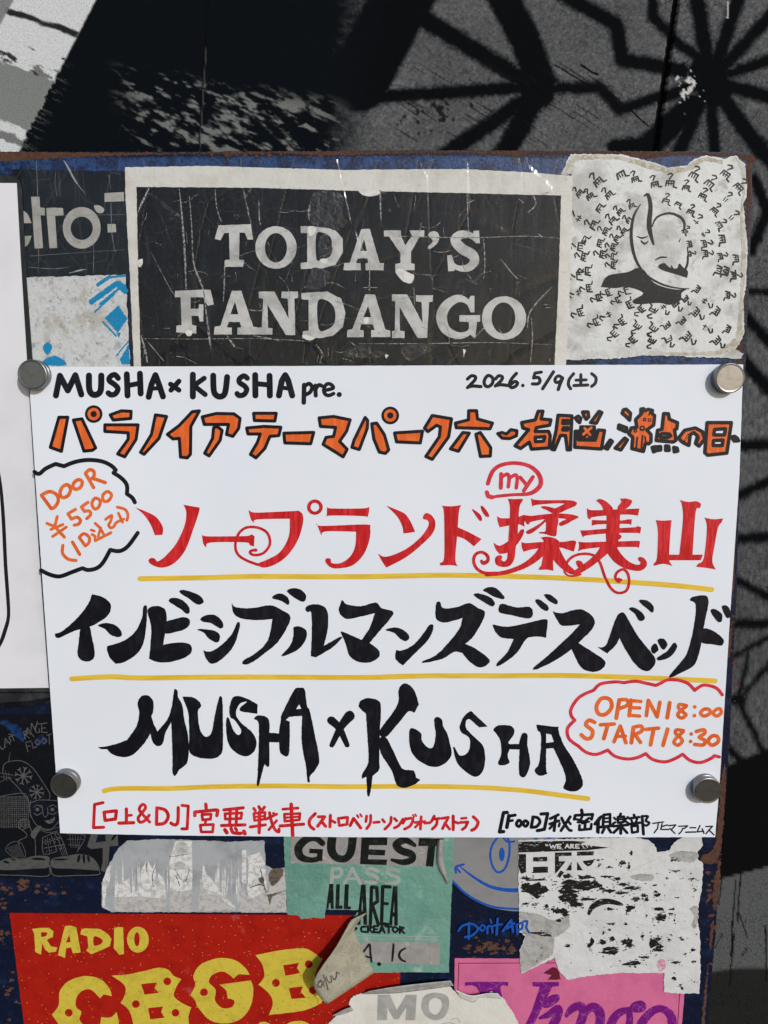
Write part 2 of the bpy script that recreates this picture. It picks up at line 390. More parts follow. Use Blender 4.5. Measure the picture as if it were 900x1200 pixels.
# ------------------------------------------------------------------ the blue steel board
board = thing('notice_board', 'navy blue painted steel board with rusty edges carrying all the stickers', 'board', 430, 1230, 0.0)
bp_ = [(-130, 178), (200, 178), (500, 176), (700, 177), (872, 178), (882, 182), (881, 250), (874, 420), (868, 500), (863, 700), (853, 900), (845, 1000), (838, 1100), (829, 1200), (820, 1300), (-60, 1300), (-90, 900)]
sheet('panel', rough(bp_, .55, 3, 4), M['board'], board, 0.0, 0.0215)
ink('blue_strip', [(1, rough([(-100, 184), (200, 184), (500, 183), (868, 184), (868, 208), (862, 470), (845, 430), (700, 428), (300, 205), (-100, 203)], .9, 3, 5))], M['blue_paint'], board, -.00006, 'brighter blue paint along the top edge')
rust = [(1, rough(catmull(q, True), 1.0, 1.6, k)) for k, q in enumerate([
    [(-60, 178.5), (60, 178.5), (200, 179), (300, 178), (300, 180), (200, 180.5), (110, 183.5), (60, 186), (0, 189), (-60, 190)],
    [(300, 178), (450, 177), (640, 177), (640, 179.5), (590, 181.5), (560, 179.5), (520, 178.6), (450, 180.5), (380, 182), (340, 179.2), (300, 180)],
    [(640, 177), (700, 178), (800, 178.5), (880, 182), (880, 192), (872, 186), (850, 183), (800, 181), (760, 185), (700, 180), (640, 180)],
    [(880, 190), (878, 260), (872, 360), (869, 430), (864, 430), (868, 370), (873, 330), (875, 260), (876, 200)],
    [(866, 505), (862, 600), (860, 690), (857, 690), (860, 600), (863, 505)],
    [(858, 735), (855, 770), (850, 765), (852, 745)],
    [(851, 900), (848, 960), (842, 1006), (825, 1012), (822, 1003), (836, 994), (842, 960), (846, 905)],
    [(845, 1010), (840, 1060), (836, 1062), (837, 1030)], [(838, 1045), (828, 1060), (830, 1052)],
    [(837, 1080), (834, 1110), (832, 1112), (833, 1085)], [(830, 1130), (825, 1210), (821, 1210), (826, 1160)]])]
rust_bits = ''
r2 = random.Random(21)
for cx, cy, sx, sy, n_ in ((570, 1110, 22, 9, 60), (596, 1112, 9, 6, 14), (28, 1038, 9, 7, 22), (5, 1040, 9, 6, 14), (4, 1100, 5, 12, 12), (60, 1045, 30, 12, 16), (3, 1060, 4, 6, 8), (842, 960, 5, 50, 22), (832, 1080, 6, 60, 26), (300, 181, 200, 3, 46), (700, 184, 120, 4, 30), (868, 300, 5, 90, 20), (858, 760, 4, 60, 14), (12, 1165, 8, 30, 10)):
    for _ in range(n_):
        k = r2.choice((.5, .7, 1, 1.6, 2.3)); rust_bits += f'B {cx+r2.gauss(0, sx*.55):.1f},{cy+r2.gauss(0, sy*.55):.1f} {k*1.5:.2f} {k:.2f};'
ink('rust_patch', rust, M['rust'], board, -.00012, split=True)
rf = ink('rust_flecks', S((0, 0, 1), rust_bits), M['rust'], board, -.00016); rf['kind'] = 'stuff'
M['blue_marker'] = mat('blue_paint_marker', (.012, .085, .43), .45, [(500, .45, .65, (.008, .05, .28), .8)])
RD = (510, 970, 4.737)
ink('marker_scrawl', S(RD, '''K 13 130,572 150,545 200,533 238,560 205,598 165,607; L 14 188,530 186,615; R 11 262,540 278,556 262,572 248,558; K 12 290,585 292,550 312,548 318,582; L 10 305,508 312,530
L 13 347,505 340,592; L 11 322,545 370,535; L 13 375,575 422,512 432,578; L 11 388,552 432,550; L 12 452,540 456,592; K 12 452,540 482,528 482,560 456,568; K 12 490,522 512,520 506,555 522,582; L 12 400,560 440,530'''), M['blue_marker'], board, -.00136, 'scribbled blue handwriting')

# ------------------------------------------------------------------ stickers of the upper row
DARK = (.0045, .006, .009)
film = lambda n, c, extra=(): mat(n, c, .32, [(60, .45, .75, tuple(x*2.2+.006 for x in c), .8), (70, .0, .008, (.13, .135, .14), .35, 'crack', (1, 1, .45)), (900, .62, .72, (.10, .105, .11), .7), (90, .58, .72, (.07, .075, .08), .5, 'noise', (3, 1, .35))] + list(extra), (80, .0006), .5)
M['dark_film'] = film('dark_sticker_film', DARK)
M['grey_print'] = mat('grey_print', (.36, .36, .345), .5, [(150, .4, .7, (.26, .26, .25), .9), (600, .62, .70, (.10, .10, .10), .6), (900, .64, .7, (.55, .55, .53), .6)], (200, .0002))
A1 = (0, 190, 4)
t = thing('logo_sticker', 'dark torn sticker with grey letters ctro and a dash, under clear film', 'sticker', 85, 328, 0)
sheet('backing', rough([(14, 198), (90, 200), (146, 200), (150, 323), (100, 325), (24, 329)], .6, 5, 8), M['dark_film'], t, -.0003)
ink('lettering', S(A1, '''C 80,222 125,238 148,286* 80,286*; C 80,347* 148,345* 128,390 80,404; P 145,162 185,162 188,212 210,215 210,250 190,250 202,403 162,405 150,215
P 216,215 245,213 295,215 298,250 258,252 268,402 232,404; E 383,308 89 98; HE 383,310 52 55; P 490,145 580,140 582,183 490,186; P 503,290 542,290 545,328 505,330; C 440,205 465,203 488,220 480,238 455,235'''), M['grey_print'], t, -.0004)
def clear_mat():
    m = bpy.data.materials.new('clear_film'); m.use_nodes = True; T = m.node_tree; N = T.nodes; N.remove(N['Principled BSDF'])
    out = [n for n in N if n.type == 'OUTPUT_MATERIAL'][0]
    g = N.new('ShaderNodeBsdfGlossy'); g.inputs['Roughness'].default_value = .16; g.inputs['Color'].default_value = (1, 1, 1, 1)
    tr = N.new('ShaderNodeBsdfTransparent'); mx = N.new('ShaderNodeMixShader'); mx.inputs[0].default_value = .009
    T.links.new(tr.outputs[0], mx.inputs[1]); T.links.new(g.outputs[0], mx.inputs[2]); T.links.new(mx.outputs[0], out.inputs[0])
    tc = N.new('ShaderNodeTexCoord'); prev = None
    for kind, sc_, dist, st in (('v', 38, .00022, (1, 1, .4)), ('n', 40, .0008, (2.4, 1, .45)), ('n', 220, .00016, (1, 1, 1))):
        mp = N.new('ShaderNodeMapping'); mp.inputs['Scale'].default_value = st; T.links.new(tc.outputs['Object'], mp.inputs[0])
        if kind == 'v':
            t_ = N.new('ShaderNodeTexVoronoi'); t_.feature = 'DISTANCE_TO_EDGE'; t_.inputs['Scale'].default_value = sc_; o_ = t_.outputs['Distance']
            r_ = N.new('ShaderNodeMapRange'); r_.inputs['From Max'].default_value = .03; T.links.new(o_, r_.inputs[0]); o_ = r_.outputs[0]
        else:
            t_ = N.new('ShaderNodeTexNoise'); t_.inputs['Scale'].default_value = sc_; t_.inputs['Detail'].default_value = 3; o_ = t_.outputs[0]
        T.links.new(mp.outputs[0], t_.inputs['Vector'])
        b_ = N.new('ShaderNodeBump'); b_.inputs['Distance'].default_value = dist; T.links.new(o_, b_.inputs['Height'])
        if prev: T.links.new(prev, b_.inputs['Normal'])
        prev = b_.outputs[0]
    T.links.new(prev, g.inputs['Normal'])
    return m
M['clear'] = clear_mat()
M['glare_fold'] = mat('tape_glare_and_fold', (.30, .32, .35), .22, [(200, .4, .6, (.12, .13, .15), .9)], (300, .0003), .6)
ink('film_glare_and_fold', S(A1, 'V 300,-6,3 322,30,9 345,75,8 375,118,4 400,150,2; V 262,40,1 258,100,1.6 268,160,1; V 510,60,2 520,130,1; V 325,520,3 370,508,8 405,502,3; V 130,492,1 250,500,2 330,490,1; V 170,-10,1 176,160,2 182,520,1; V 430,330,1 440,420,2 436,520,1; V 520,190,2 524,330,2 540,420,1; V 150,250,1 580,246,1; V 140,440,1 585,410,1'), M['glare_fold'], t, -.00052)  # painted glare streak of the tape bubble, together with thin film folds

M['worn_white'] = mat('worn_white_print', (.53, .56, .585), .6, [(70, .50, .66, (.38, .37, .33), .85), (230, .50, .66, (.42, .41, .38), .8), (110, .60, .70, (.20, .32, .36), .75), (420, .60, .68, (.13, .115, .09), .8), (300, .58, .66, (.60, .62, .64), .7), (140, .56, .64, (.22, .21, .18), .5)], (250, .0005), .4)
M['cyan_print'] = mat('cyan_print', (.008, .21, .44), .5, [(300, .5, .7, (.02, .25, .48), .7), (900, .63, .70, (.5, .53, .55), .8)])
t = thing('worn_sticker', 'stained white sticker with worn bright blue chevrons at its right side', 'sticker', 90, 430, 0)
sheet('backing', rough([(29, 325), (90, 323.5), (147, 322), (153, 436), (34, 436)], .7, 4, 9), M['worn_white'], t, -.0005)
cy = S(A1, '''L 17 458,575 512,537; L 26 428,655 548,568 588,605; L 9 445,702 535,618; L 11 470,665 560,590; P 490,730 555,672 598,735 552,800; P 560,925 604,852 609,948 572,948; L 8 482,748 545,815; L 7 548,905 600,842; P 545,800 566,800 556,825; L 10 520,540 586,532; L 9 560,560 590,585
C 200,870 222,843 245,868 222,902; C 205,950 212,922 265,908 312,950''')
ink('chevron', [(s, rough(p, .4, 1.5, i)) for i, (s, p) in enumerate(cy)], M['cyan_print'], t, -.0006, split=True)

M['aged_white'] = mat('aged_white_paper', (.60, .605, .585), .5, [(60, .45, .7, (.50, .49, .45), .8), (110, .0, .010, (.36, .35, .33), .45, 'crack', (1, 1, .7)), (400, .62, .72, (.36, .35, .32), .6), (150, .60, .72, (.45, .43, .38), .6)], (120, .0005), .4)
M['black_print'] = mat('worn_black_print', (.0035, .0045, .0065), .5, [(40, .42, .72, (.010, .011, .014), .9), (95, .0, .010, (.085, .087, .09), .40, 'crack', (1, 1, .6)), (230, .0, .012, (.06, .06, .062), .30, 'crack'), (60, .58, .74, (.035, .036, .04), .6, 'noise', (4, 1, .5)), (1100, .62, .70, (.13, .13, .135), .7), (150, .66, .74, (.20, .20, .20), .5)], (90, .0004), .25)
M['pale_print'] = mat('pale_worn_print', (.50, .51, .515), .5, [(110, .42, .66, (.33, .335, .335), .9), (160, .0, .012, (.22, .22, .22), .4, 'crack'), (700, .60, .70, (.56, .56, .56), .6), (300, .62, .7, (.24, .24, .24), .6)], (200, .0004))
A2 = (130, 180, 3); A3 = (400, 180, 3)
t = thing('venue_sign', "creased black and white sheet lettered TODAY'S FANDANGO", 'sign', 410, 430, 0)
sheet('paper', rough([(146.5, 196), (240, 194.5), (400, 199), (540, 198), (620, 202), (671, 206), (669, 320), (663, 436), (157, 436), (152, 320), (147, 230)], .35, 4, 10), M['aged_white'], t, -.0009)
ink('black_panel', [(1, rough([(160, 219), (300, 220), (400, 223), (530, 226), (657.5, 229), (655, 320), (649.5, 436), (165.5, 436), (162, 330)], .3, 3, 11))], M['black_print'], t, -.0010)
lt = S(A2, '''P 365,300 378,252 492,248 500,302 480,302 470,278 452,278 450,372 468,375 465,398 400,398 400,375 418,372 415,278 398,280 385,305
E 580,330 73 75; HE 580,331 39 52
P 667,255 745,255 790,270 815,300 815,345 790,390 740,405 667,405 667,384 690,382 690,280 667,278; HC 722,285 745,278 775,300 770,355 740,375 722,368
P 225,482 350,478 362,530 340,535 325,505 280,505 280,545 308,545 310,530 325,530 325,590 312,590 308,570 282,570 285,602 300,605 300,632 230,628 230,605 248,602 245,505 225,505
P 365,608 385,606 425,482 458,482 500,608 515,610 512,636 445,636 445,612 458,610 452,592 415,592 408,610 425,612 425,636 362,636; H 420,565 448,565 436,520
P 520,485 575,485 625,580 622,510 600,508 600,485 658,485 658,508 645,510 648,638 615,638 550,530 552,612 568,615 568,636 512,636 512,612 530,610 535,510 520,508
P 670,490 760,485 810,510 825,560 815,610 780,640 740,648 672,650 675,625 695,622 695,515 670,512; HC 727,520 760,517 786,545 786,595 757,620 730,615''')
lt += S(A3, '''P 10,385 30,383 70,265 100,265 135,385 150,385 148,410 85,410 85,385 95,385 92,368 58,368 52,385 68,385 68,410 8,410; H 66,342 90,342 80,300
P 150,270 210,270 210,290 225,322 248,290 240,270 292,270 292,292 275,293 245,345 245,385 258,388 258,410 190,410 190,388 208,385 208,350 168,292 150,292
C 305,285 325,272 343,285 338,315 310,335 305,327 322,308; V 474,305,14 455,288,22 420,285,30 400,305,34 425,335,36 460,355,36 468,380,32 445,402,26 410,402,18 388,385,12; P 464,272 484,270 487,315 472,315 466,295; P 372,358 388,356 402,400 398,412 376,414
P 22,620 38,618 85,495 118,495 155,618 172,622 172,645 105,645 105,622 118,620 110,600 70,600 65,620 78,622 78,645 20,645; H 78,575 105,575 94,535
P 178,495 232,495 285,595 282,522 262,520 262,498 322,498 320,520 308,522 302,648 268,648 205,540 205,622 222,625 222,648 178,648 178,625 188,622 190,520 178,518
V 455,535,12 435,515,20 405,510,28 368,535,34 352,575,38 368,620,32 410,640,24 445,632,18 458,610,12; P 415,568 488,568 488,590 477,592 470,650 458,640 450,632 448,592 415,590; P 455,500 468,500 468,558 455,558 440,525
E 572,578 78 77; HE 570,578 42 55''')
ink('lettering', [(s, rough(p, .22, 2.5, i)) if s > 0 and len(p) > 11 else (s, p) for i, (s, p) in enumerate(lt)], M['pale_print'], t, -.0011)
M['crease'] = mat('white_paper_crease', (.34, .34, .335), .6, [(700, .42, .58, (.03, .03, .03), .95)])
rr = random.Random(12); cr = []
cr += S(A2, '''V 240,122,2 248,200,5 256,300,7 262,400,6 264,475,3; V 276,150,2 284,260,4 290,380,4 310,440,7 325,480,5 335,560,4 345,640,8 352,690,2; V 135,120,3 120,150,6 108,175,7 95,205,2; V 366,125,2 372,190,4 388,240,2; V 520,160,2 522,230,5 526,250,2; V 400,395,4 398,470,5 395,520,2
V 480,548,2 510,552,4 538,552,2; V 702,175,5 696,205,9 698,235,3; V 105,640,3 120,690,8 128,735,3; V 120,650,1 145,680,3 185,728,2; V 408,640,2 425,665,7 438,682,3; V 110,650,1 300,652,2.5 520,650,2 700,660,2; V 140,345,1 200,460,2 225,500,1; V 720,670,2 742,700,5 735,735,3; V 500,640,2 560,650,3 600,660,1''')
cr += S(A3, '''V 136,130,6 138,190,5 140,240,2; V 442,140,2 445,230,3 448,290,1; V 740,470,1 690,520,4 660,565,5 655,610,3; V 500,300,2 505,380,4 500,440,2; V 560,370,2 600,420,4 620,440,2; V 200,290,1.5 440,296,3 650,290,2 770,298,1; V 60,668,1 300,668,3 520,664,2 740,672,1; V 470,645,3 500,615,4; V 676,150,4 684,180,5 655,208,3; V 625,160,3 640,172,4; V 690,280,3 705,292,4; V 668,580,2 672,650,3 665,735,2; V 100,380,2 98,480,3; V 255,470,3 258,540,2; V 30,660,3 60,690,4 40,720,2; V 280,690,2 310,672,5 330,680,2''')
for k in range(90):
    x = rr.uniform(163, 646); y = rr.uniform(225, 420); a = rr.choice([0, math.pi/2, rr.uniform(0, 3.1)]) + rr.uniform(-.25, .25); L = rr.uniform(3, 9); P = []
    for j in range(rr.randint(2, 5)):
        P.append((x, y, rr.uniform(.15, .75))); a += rr.uniform(-.45, .45); x += math.cos(a)*L; y += math.sin(a)*L
        if not (162 < x < 648 and 222 < y < 427): break
    if len(P) > 1: cr += [(1, q) for q in ribbon(P)]
ink('crease', cr, M['crease'], t, -.00118)
M['torn_white'] = mat('torn_white_paper', (.66, .67, .66), .7, [(300, .45, .65, (.52, .52, .50), .8)], (500, .0004), .2)
ink('white_tear', [(s, rough(p, .35, 1.2, i)) for i, (s, p) in enumerate(S(A3, 'C 190,412 210,405 240,420 256,428 246,455 220,450 200,432; C 58,122 95,125 134,132 128,145 95,150 70,142; P 110,700 135,705 130,714; P 150,705 166,708 158,720; P 428,688 438,690 430,716; C 78,580 92,575 96,592 84,600') + S(A2, 'C 262,625 285,622 282,640 268,640; C 672,640 700,640 715,652 690,656; C 690,262 715,255 722,272 700,290; C 96,375 112,372 108,395 96,396; C 735,372 760,368 758,384 740,384'))], M['torn_white'], t, -.00124, split=True)
M['scab'] = mat('black_torn_film', (.006, .007, .010), .3, [(200, .4, .6, (.02, .022, .028), .8), (80, .0, .012, (.16, .16, .17), .6, 'ridge')], (260, .0010), .5)
ink('torn_film', [(s, rough(p, .6, 1.6, 50+i)) for i, (s, p) in enumerate(S(A2, 'C 708,140 760,130 815,150 815,215 830,240 800,270 760,260 705,250 700,190; C 738,288 756,285 775,320 778,345 755,370 728,345 730,310; C 692,440 712,402 765,412 768,440 745,470 690,475; C 130,140 160,150 240,215 235,225 190,190') + S(A3, 'C 20,690 60,672 110,680 160,700 120,720 60,715 10,715; C 210,690 260,668 330,672 300,700 240,730'))], M['scab'], t, -.0013, split=True)

M['moon_paper'] = mat('stained_sticker', (.62, .645, .66), .45, [(40, .46, .62, (.41, .42, .41), .9), (130, .56, .70, (.33, .335, .32), .75), (500, .60, .70, (.36, .345, .30), .6), (70, .0, .010, (.36, .36, .35), .4, 'crack', (1, 1, .5))], (160, .0004), .45)
M['stain'] = mat('brown_stain', (.50, .49, .44), .6, [(150, .42, .6, (.36, .32, .23), .9), (400, .50, .60, (.53, .54, .53), .95)])
M['sticker_black'] = mat('sticker_black', (.010, .010, .011), .45, [(500, .52, .68, (.03, .03, .03), .8), (1500, .68, .72, (.4, .4, .4), .6)])
A4 = (640, 170, 3.4615)
t = thing('moon_sticker', 'stained white sticker with a black crescent moon ringed by tiny repeated marks', 'sticker', 770, 420, 0)
mo = [(100, 36), (300, 38), (420, 66), (500, 92), (570, 82), (600, 56), (650, 42), (720, 56), (770, 40), (808, 80), (815, 200), (800, 235), (806, 300), (818, 420), (812, 560), (800, 640), (806, 760), (770, 830), (800, 845), (790, 866), (560, 858), (400, 852), (290, 866), (80, 872), (90, 600), (105, 120), (60, 118)]
mo = [(640+x/3.4615, 170+y/3.4615) for x, y in mo]
sheet('backing', rough(mo, .7, 2.5, 14), M['moon_paper'], t, -.0007)
def inset(lst, reg): return [(reg[0]+x/reg[2], reg[1]+y/reg[2]) for x, y in lst]
ink('stain', [(1, rough(inset(q, A4), .8, 2, 60+i)) for i, q in enumerate([
    [(66, 115), (104, 42), (200, 42), (300, 44), (418, 72), (500, 98), (570, 88), (604, 62), (650, 48), (716, 62), (716, 76), (640, 62), (600, 96), (520, 116), (430, 100), (300, 58), (200, 56), (116, 62), (104, 116)],
    [(766, 46), (804, 84), (809, 200), (796, 235), (800, 300), (812, 420), (806, 560), (795, 640), (800, 760), (770, 826), (700, 852), (560, 854), (400, 848), (420, 838), (560, 842), (700, 836), (770, 780), (786, 640), (792, 520), (794, 400), (786, 290), (796, 200), (794, 100)]])], M['stain'], t, -.00078, split=True)
dr = S(A4, '''C 222,575* 250,530 330,515 370,498 400,510 440,560 520,585 580,580* 550,600 545,630 500,648 460,640 370,645 352,630 395,600 330,575 280,580
V 383,240,4 355,290,10 345,370,13 362,460,11 402,522,8 460,560,8 520,578,6 580,583,3; V 398,206,6 414,202,14 424,250,17 418,330,20 436,402,8; V 430,330,5 450,292,8 500,276,9 545,292,11 562,320,10 556,355,6
V 576,430,4 574,480,9 560,512,9; C 455,490 478,478 500,495 530,500 540,480 555,495 575,512 572,538* 520,522 470,506; V 445,465,5 465,455,7 490,455,4; V 370,370,3 390,377,7 412,370,3; V 385,388,5 400,400,8 414,390,4; V 508,490,5 515,502,6; V 545,380,3 540,392,4''')
gl = '205,140 250,195 175,200 210,250 295,265 345,240 185,320 265,300 235,345 310,345 280,375 150,380 210,395 265,410 145,450 220,440 265,450 265,485 125,530 160,510 120,600 165,580 205,620 130,680 195,720 245,690 285,630 245,600 320,592 330,650 380,670 430,675 480,665 530,650 570,630 620,590 300,720 270,770 365,740 430,750 495,740 560,720 615,685 345,795 425,800 500,795 580,785 650,745 700,680 700,800 745,610 745,750 650,640 440,150 505,145 570,165 605,115 670,150 735,110 790,165 735,215 640,200 590,265 490,220 540,235 690,260 615,305 710,320 760,290 645,360 725,380 650,400 655,440 715,450 780,460 710,510 740,515 770,530 568,345 590,400 130,190 125,290 130,410 588,440 330,300 360,130 300,110'
for g in gl.split():
    x, y = [float(q) for q in g.split(',')]; a = math.atan2(x-470, -(y-420))*.85; d = math.hypot(x-470, y-420); k = .55 + .45*min(1, d/330)
    k *= rr.uniform(.85, 1.15); a += rr.uniform(-.2, .2); ca, sa = math.cos(a), math.sin(a)
    loc = [[(-12, -24), (0, -30), (8, -24), (0, -14), (-4, -8)], [(-18, 20), (-14, 0), (14, 0), (12, 22), (24, 26)], [(-8, 2), (-6, 18)], [(4, 2), (3, 17)], [(-14, 10), (10, 10)]]
    for i, st in enumerate(loc):
        if rr.random() < .12: continue
        P = [((x + (u*ca - v*sa)*k)/3.4615 + 640, (y + (u*sa + v*ca)*k)/3.4615 + 170, (1.0 if i > 1 else 1.35)*rr.uniform(.95, 1.6)*(.6+.4*k)) for u, v in st]
        dr += [(1, q) for q in ribbon(P)]
ink('drawing', dr, M['sticker_black'], t, -.00085)

# clear adhesive tape along the top
t = thing('clear_film', 'wrinkled clear film taped over the black sign and the dark logo sticker beside it', 'film', 345, 430, 0)
sheet('film', rough([(27, 187), (200, 186), (420, 187), (560, 185), (672, 186), (671, 210), (668, 320), (661, 436), (152, 436), (150, 328), (30, 330)], .5, 5, 15), M['clear'], t, -.0015, .0001)

# ------------------------------------------------------------------ left hand sheet in its sleeve
M['sleeve'] = mat('smoky_sleeve', (.020, .021, .024), .3, [(60, .45, .7, (.05, .052, .056), .8), (700, .66, .72, (.15, .15, .16), .6)], (50, .0006), .5)
t = thing('document_sleeve', 'dark smoky plastic sleeve with rounded corner at the left edge', 'sleeve', -60, 824, 0)
sheet('backing', [(-120, 205), (10, 205), (18, 207), (23, 212), (25.5, 220), (31, 330), (38.5, 430), (60, 806), (62, 824), (-120, 826)], M['sleeve'], t, -.0013, .0006)
ink('edge_band', S((0, 780, 4), 'P -200,122 230,122 231,130 -200,131; C -60,185 20,172 120,166 226,150 226,168 150,190 40,196 -60,200'), M['dark_film'], t, -.00136)
M['left_paper'] = mat('left_sheet_paper', (.70, .715, .77), .55, [(20, .4, .7, (.62, .635, .69), .8), (200, .60, .72, (.66, .68, .73), .5)], (13, .0026, 'soft'), .3)
t = thing('marker_sheet', 'plain white sheet with one black marker curve, cut off by the left edge', 'paper', -50, 806, -.0014)
sheet('paper', [(-115, 214), (19.5, 214.5), (24, 300), (32, 430), (45, 640), (57, 806), (-115, 808)], M['left_paper'], t, -.0016, .0002)
ink('marker_line', S((0, 460, 3), 'V -14,240,12 2,330,12 12,450,13 19,600,13 26,700,13 30,785,12 18,835,14 2,880,13 -20,915,12'), M['thin_black'], t, -.00166)

# ------------------------------------------------------------------ dark sticker with line drawing, lower left
M['night_film'] = mat('black_drawing_film', (.0055, .0065, .0095), .4, [(60, .5, .75, (.008, .014, .03), .9), (1500, .69, .74, (.10, .10, .10), .6)], (200, .0003), .4)
M['grey_line'] = mat('grey_line_print', (.092, .094, .097), .55, [(700, .48, .66, (.04, .04, .042), .85)])
M['grey_fill'] = mat('grey_fill_print', (.078, .080, .080), .55, [(300, .45, .65, (.055, .056, .056), .8), (900, .62, .7, (.03, .03, .03), .7)])
M['smudge'] = mat('blue_smudge', (.008, .035, .13), .5, [(250, .42, .58, (.005, .008, .016), .95)])
t = thing('drawing_sticker', 'black sticker with grey line drawing of a seated figure in big shoes', 'sticker', 50, 1029, 0)
sheet('backing', rough([(-60, 838), (150, 836), (150, 985), (122, 990), (118, 1027), (40, 1029), (-60, 1027)], .5, 4, 17), M['night_film'], t, -.0004)
D1 = (0, 830, 6); D2 = (0, 940, 6)
ink('blue_smudge', [(s, rough(p, .8, 1.5, 70+i)) for i, (s, p) in enumerate(S(D1, 'C 0,100 40,80 90,110 140,130 175,190 160,235 120,210 80,170 30,130; C 245,215 300,190 330,225 310,260 260,255'))], M['smudge'], t, -.00046, split=True)
dl = S(D1, '''L 6 -4,262 14,292 40,268; L 6 32,275 36,212 72,252; L 5 36,245 58,240; K 6 82,196 62,205 76,228 64,246; L 6 62,182 104,192; L 6 84,190 98,228; L 6 178,215 165,162; K 5 165,165 196,160 182,188; L 5 182,188 205,210
L 6 172,212 192,138 238,200; L 5 184,178 218,172; L 6 215,185 222,105 248,155 262,92; K 6 288,108 256,115 250,162 276,170 276,145; L 6 330,102 292,110 294,170 334,170; L 5 292,140 322,138
L 6 180,240 196,305; L 6 180,240 218,230; L 5 190,270 212,264; L 6 224,240 232,280 258,270; R 6 265,222 283,240 265,258 247,240; R 6 310,212 328,230 310,248 292,230; L 6 345,185 348,252; L 6 330,190 362,180
K 5 20,450 25,402 60,376 150,370 230,420 300,520 350,600 345,640; K 5 60,490 130,560 190,640 210,690; K 4 60,376 72,310; K 4 0,455 90,470; K 3 0,480 85,490; K 3 40,440 48,510; K 3 20,440 30,500; K 3 60,450 66,500; K 3 0,520 60,485
K 5 215,650 208,720 240,800 300,852 360,852 408,800; K 5 212,668 280,645 400,650; K 5 235,695 265,680 290,698; K 6 240,738 262,752 290,735; E 262,712 13 12; K 5 345,692 372,680 398,695; K 6 345,738 372,746 400,730; E 368,712 13 12
K 5 278,685 298,690 300,735 316,765 336,745 334,700; C 316,790 350,785 386,765 376,800 346,812 330,805; R 5 130,812 160,782 205,795 198,832 150,852; R 4 148,815 168,800 185,815 165,835; K 5 0,620 80,605 170,600 200,650 215,760''')
for k in range(15): dl += S(D1, f'L {2.4 if k%2 else 3.2} {k*14},{622-k*.6} {k*14.5+rr.uniform(-3,3)},{840}')
for k in range(16): dl += S(D1, f'L {2.2 if k%3 else 3.4} 0,{625+k*14} {195+k*.8},{622+k*14+rr.uniform(-3,3)}')
for cx, cy, R0 in ((165, 475, 64), (258, 588, 54)):
    for k in range(8):
        a = k*math.pi/4 + .2; c, s_ = math.cos(a), math.sin(a)
        dl += S(D1, f'L 8 {cx},{cy} {cx+c*R0*.8},{cy+s_*R0*.8}; P {cx+c*R0*.6},{cy+s_*R0*.6} {cx+c*R0-s_*R0*.28},{cy+s_*R0+c*R0*.28} {cx+c*R0*.9},{cy+s_*R0*.9} {cx+c*R0+s_*R0*.28},{cy+s_*R0-c*R0*.28}')
dl += S(D2, '''K 4 280,178 340,192 410,178; K 4 285,198 340,214 405,202; K 5 205,155 222,210 246,258 250,375; K 5 130,180 180,215 185,245 130,272 135,300; K 5 300,250 306,365 400,345; K 5 300,250 400,215 450,300 472,372; K 4 330,245 350,355; K 4 360,235 400,340; K 4 385,222 440,330; K 4 304,285 430,255; K 4 306,325 455,295
L 3 410,310 440,375; L 3 425,305 450,372; L 3 440,300 462,372; K 5 470,225 600,235 540,350; L 3 490,230 500,320; L 3 510,230 515,320; L 3 530,230 530,320; L 3 550,235 540,320; L 3 570,235 550,330; L 3 470,260 590,262; L 3 480,300 560,305
K 6 0,512 150,515 338,520 345,455 355,450 378,516 520,516 690,510 697,482; R 4 40,325 90,280 150,290 180,370 150,398 80,380''')
for k in range(10): dl += S(D2, f'L 2.6 {50+k*9},{318-k*3} {90+k*9},{385}')
for r_ in range(4):
    for c_ in range(4): dl += S(D2, f'O {318+c_*32+r_*4},{268+r_*26-c_*6} 5')
ink('line_drawing', dl, M['grey_line'], t, -.0005)
ink('shoes_and_number', S(D2, '''C -10,470 -10,425 60,392 150,402 240,378 340,383 346,430 330,462 230,468 120,476 40,478; C 365,400 470,378 560,365 640,385 685,430 695,478 600,474 480,467 370,460; C 215,225 260,170 292,175 265,220 240,258
HC 215,402 260,390 318,398 300,408; HC 368,405 420,395 480,402 430,410; HC 25,410 60,420 62,432 30,425; HC 70,395 110,405 100,412; HC 548,380 566,372 556,420 542,420; HC 580,375 596,375 598,425 586,425; HC 612,380 628,385 632,420 618,415; HC 220,490 330,470 320,492 230,498; HC 400,480 500,486 480,498 410,496
P 640,225 690,225 672,285 795,268 828,225 832,305 770,312 762,430 735,492 708,480 722,420 722,322 640,330 612,310; P 740,228 800,228 775,275 742,270'''), M['grey_fill'], t, -.00056)

# ------------------------------------------------------------------ lower stickers
M['silver'] = mat('silver_film', (.41, .435, .47), .36, [(50, .42, .68, (.27, .29, .32), .9), (200, .55, .7, (.44, .46, .49), .7)], (90, .0006), .5, metal=.15)
M['scraped'] = mat('scraped_white', (.64, .65, .66), .7, [(260, .45, .62, (.42, .42, .42), .9), (120, .0, .012, (.22, .22, .22), .7, 'ridge'), (700, .6, .7, (.66, .67, .68), .8)], (300, .0005), .2)
E1 = (110, 975, 3.83)
t = thing('scraped_sticker', 'silver grey sticker scraped white in streaks, blank and torn at both ends', 'sticker', 225, 1070, 0)
sheet('backing', rough(inset([(35, 230), (60, 160), (110, 72), (150, 40), (300, 32), (440, 36), (600, 44), (765, 38), (772, 150), (800, 165), (858, 160), (866, 362), (430, 360), (80, 360), (36, 338)], E1), .5, 3, 21), M['silver'], t, -.0008)
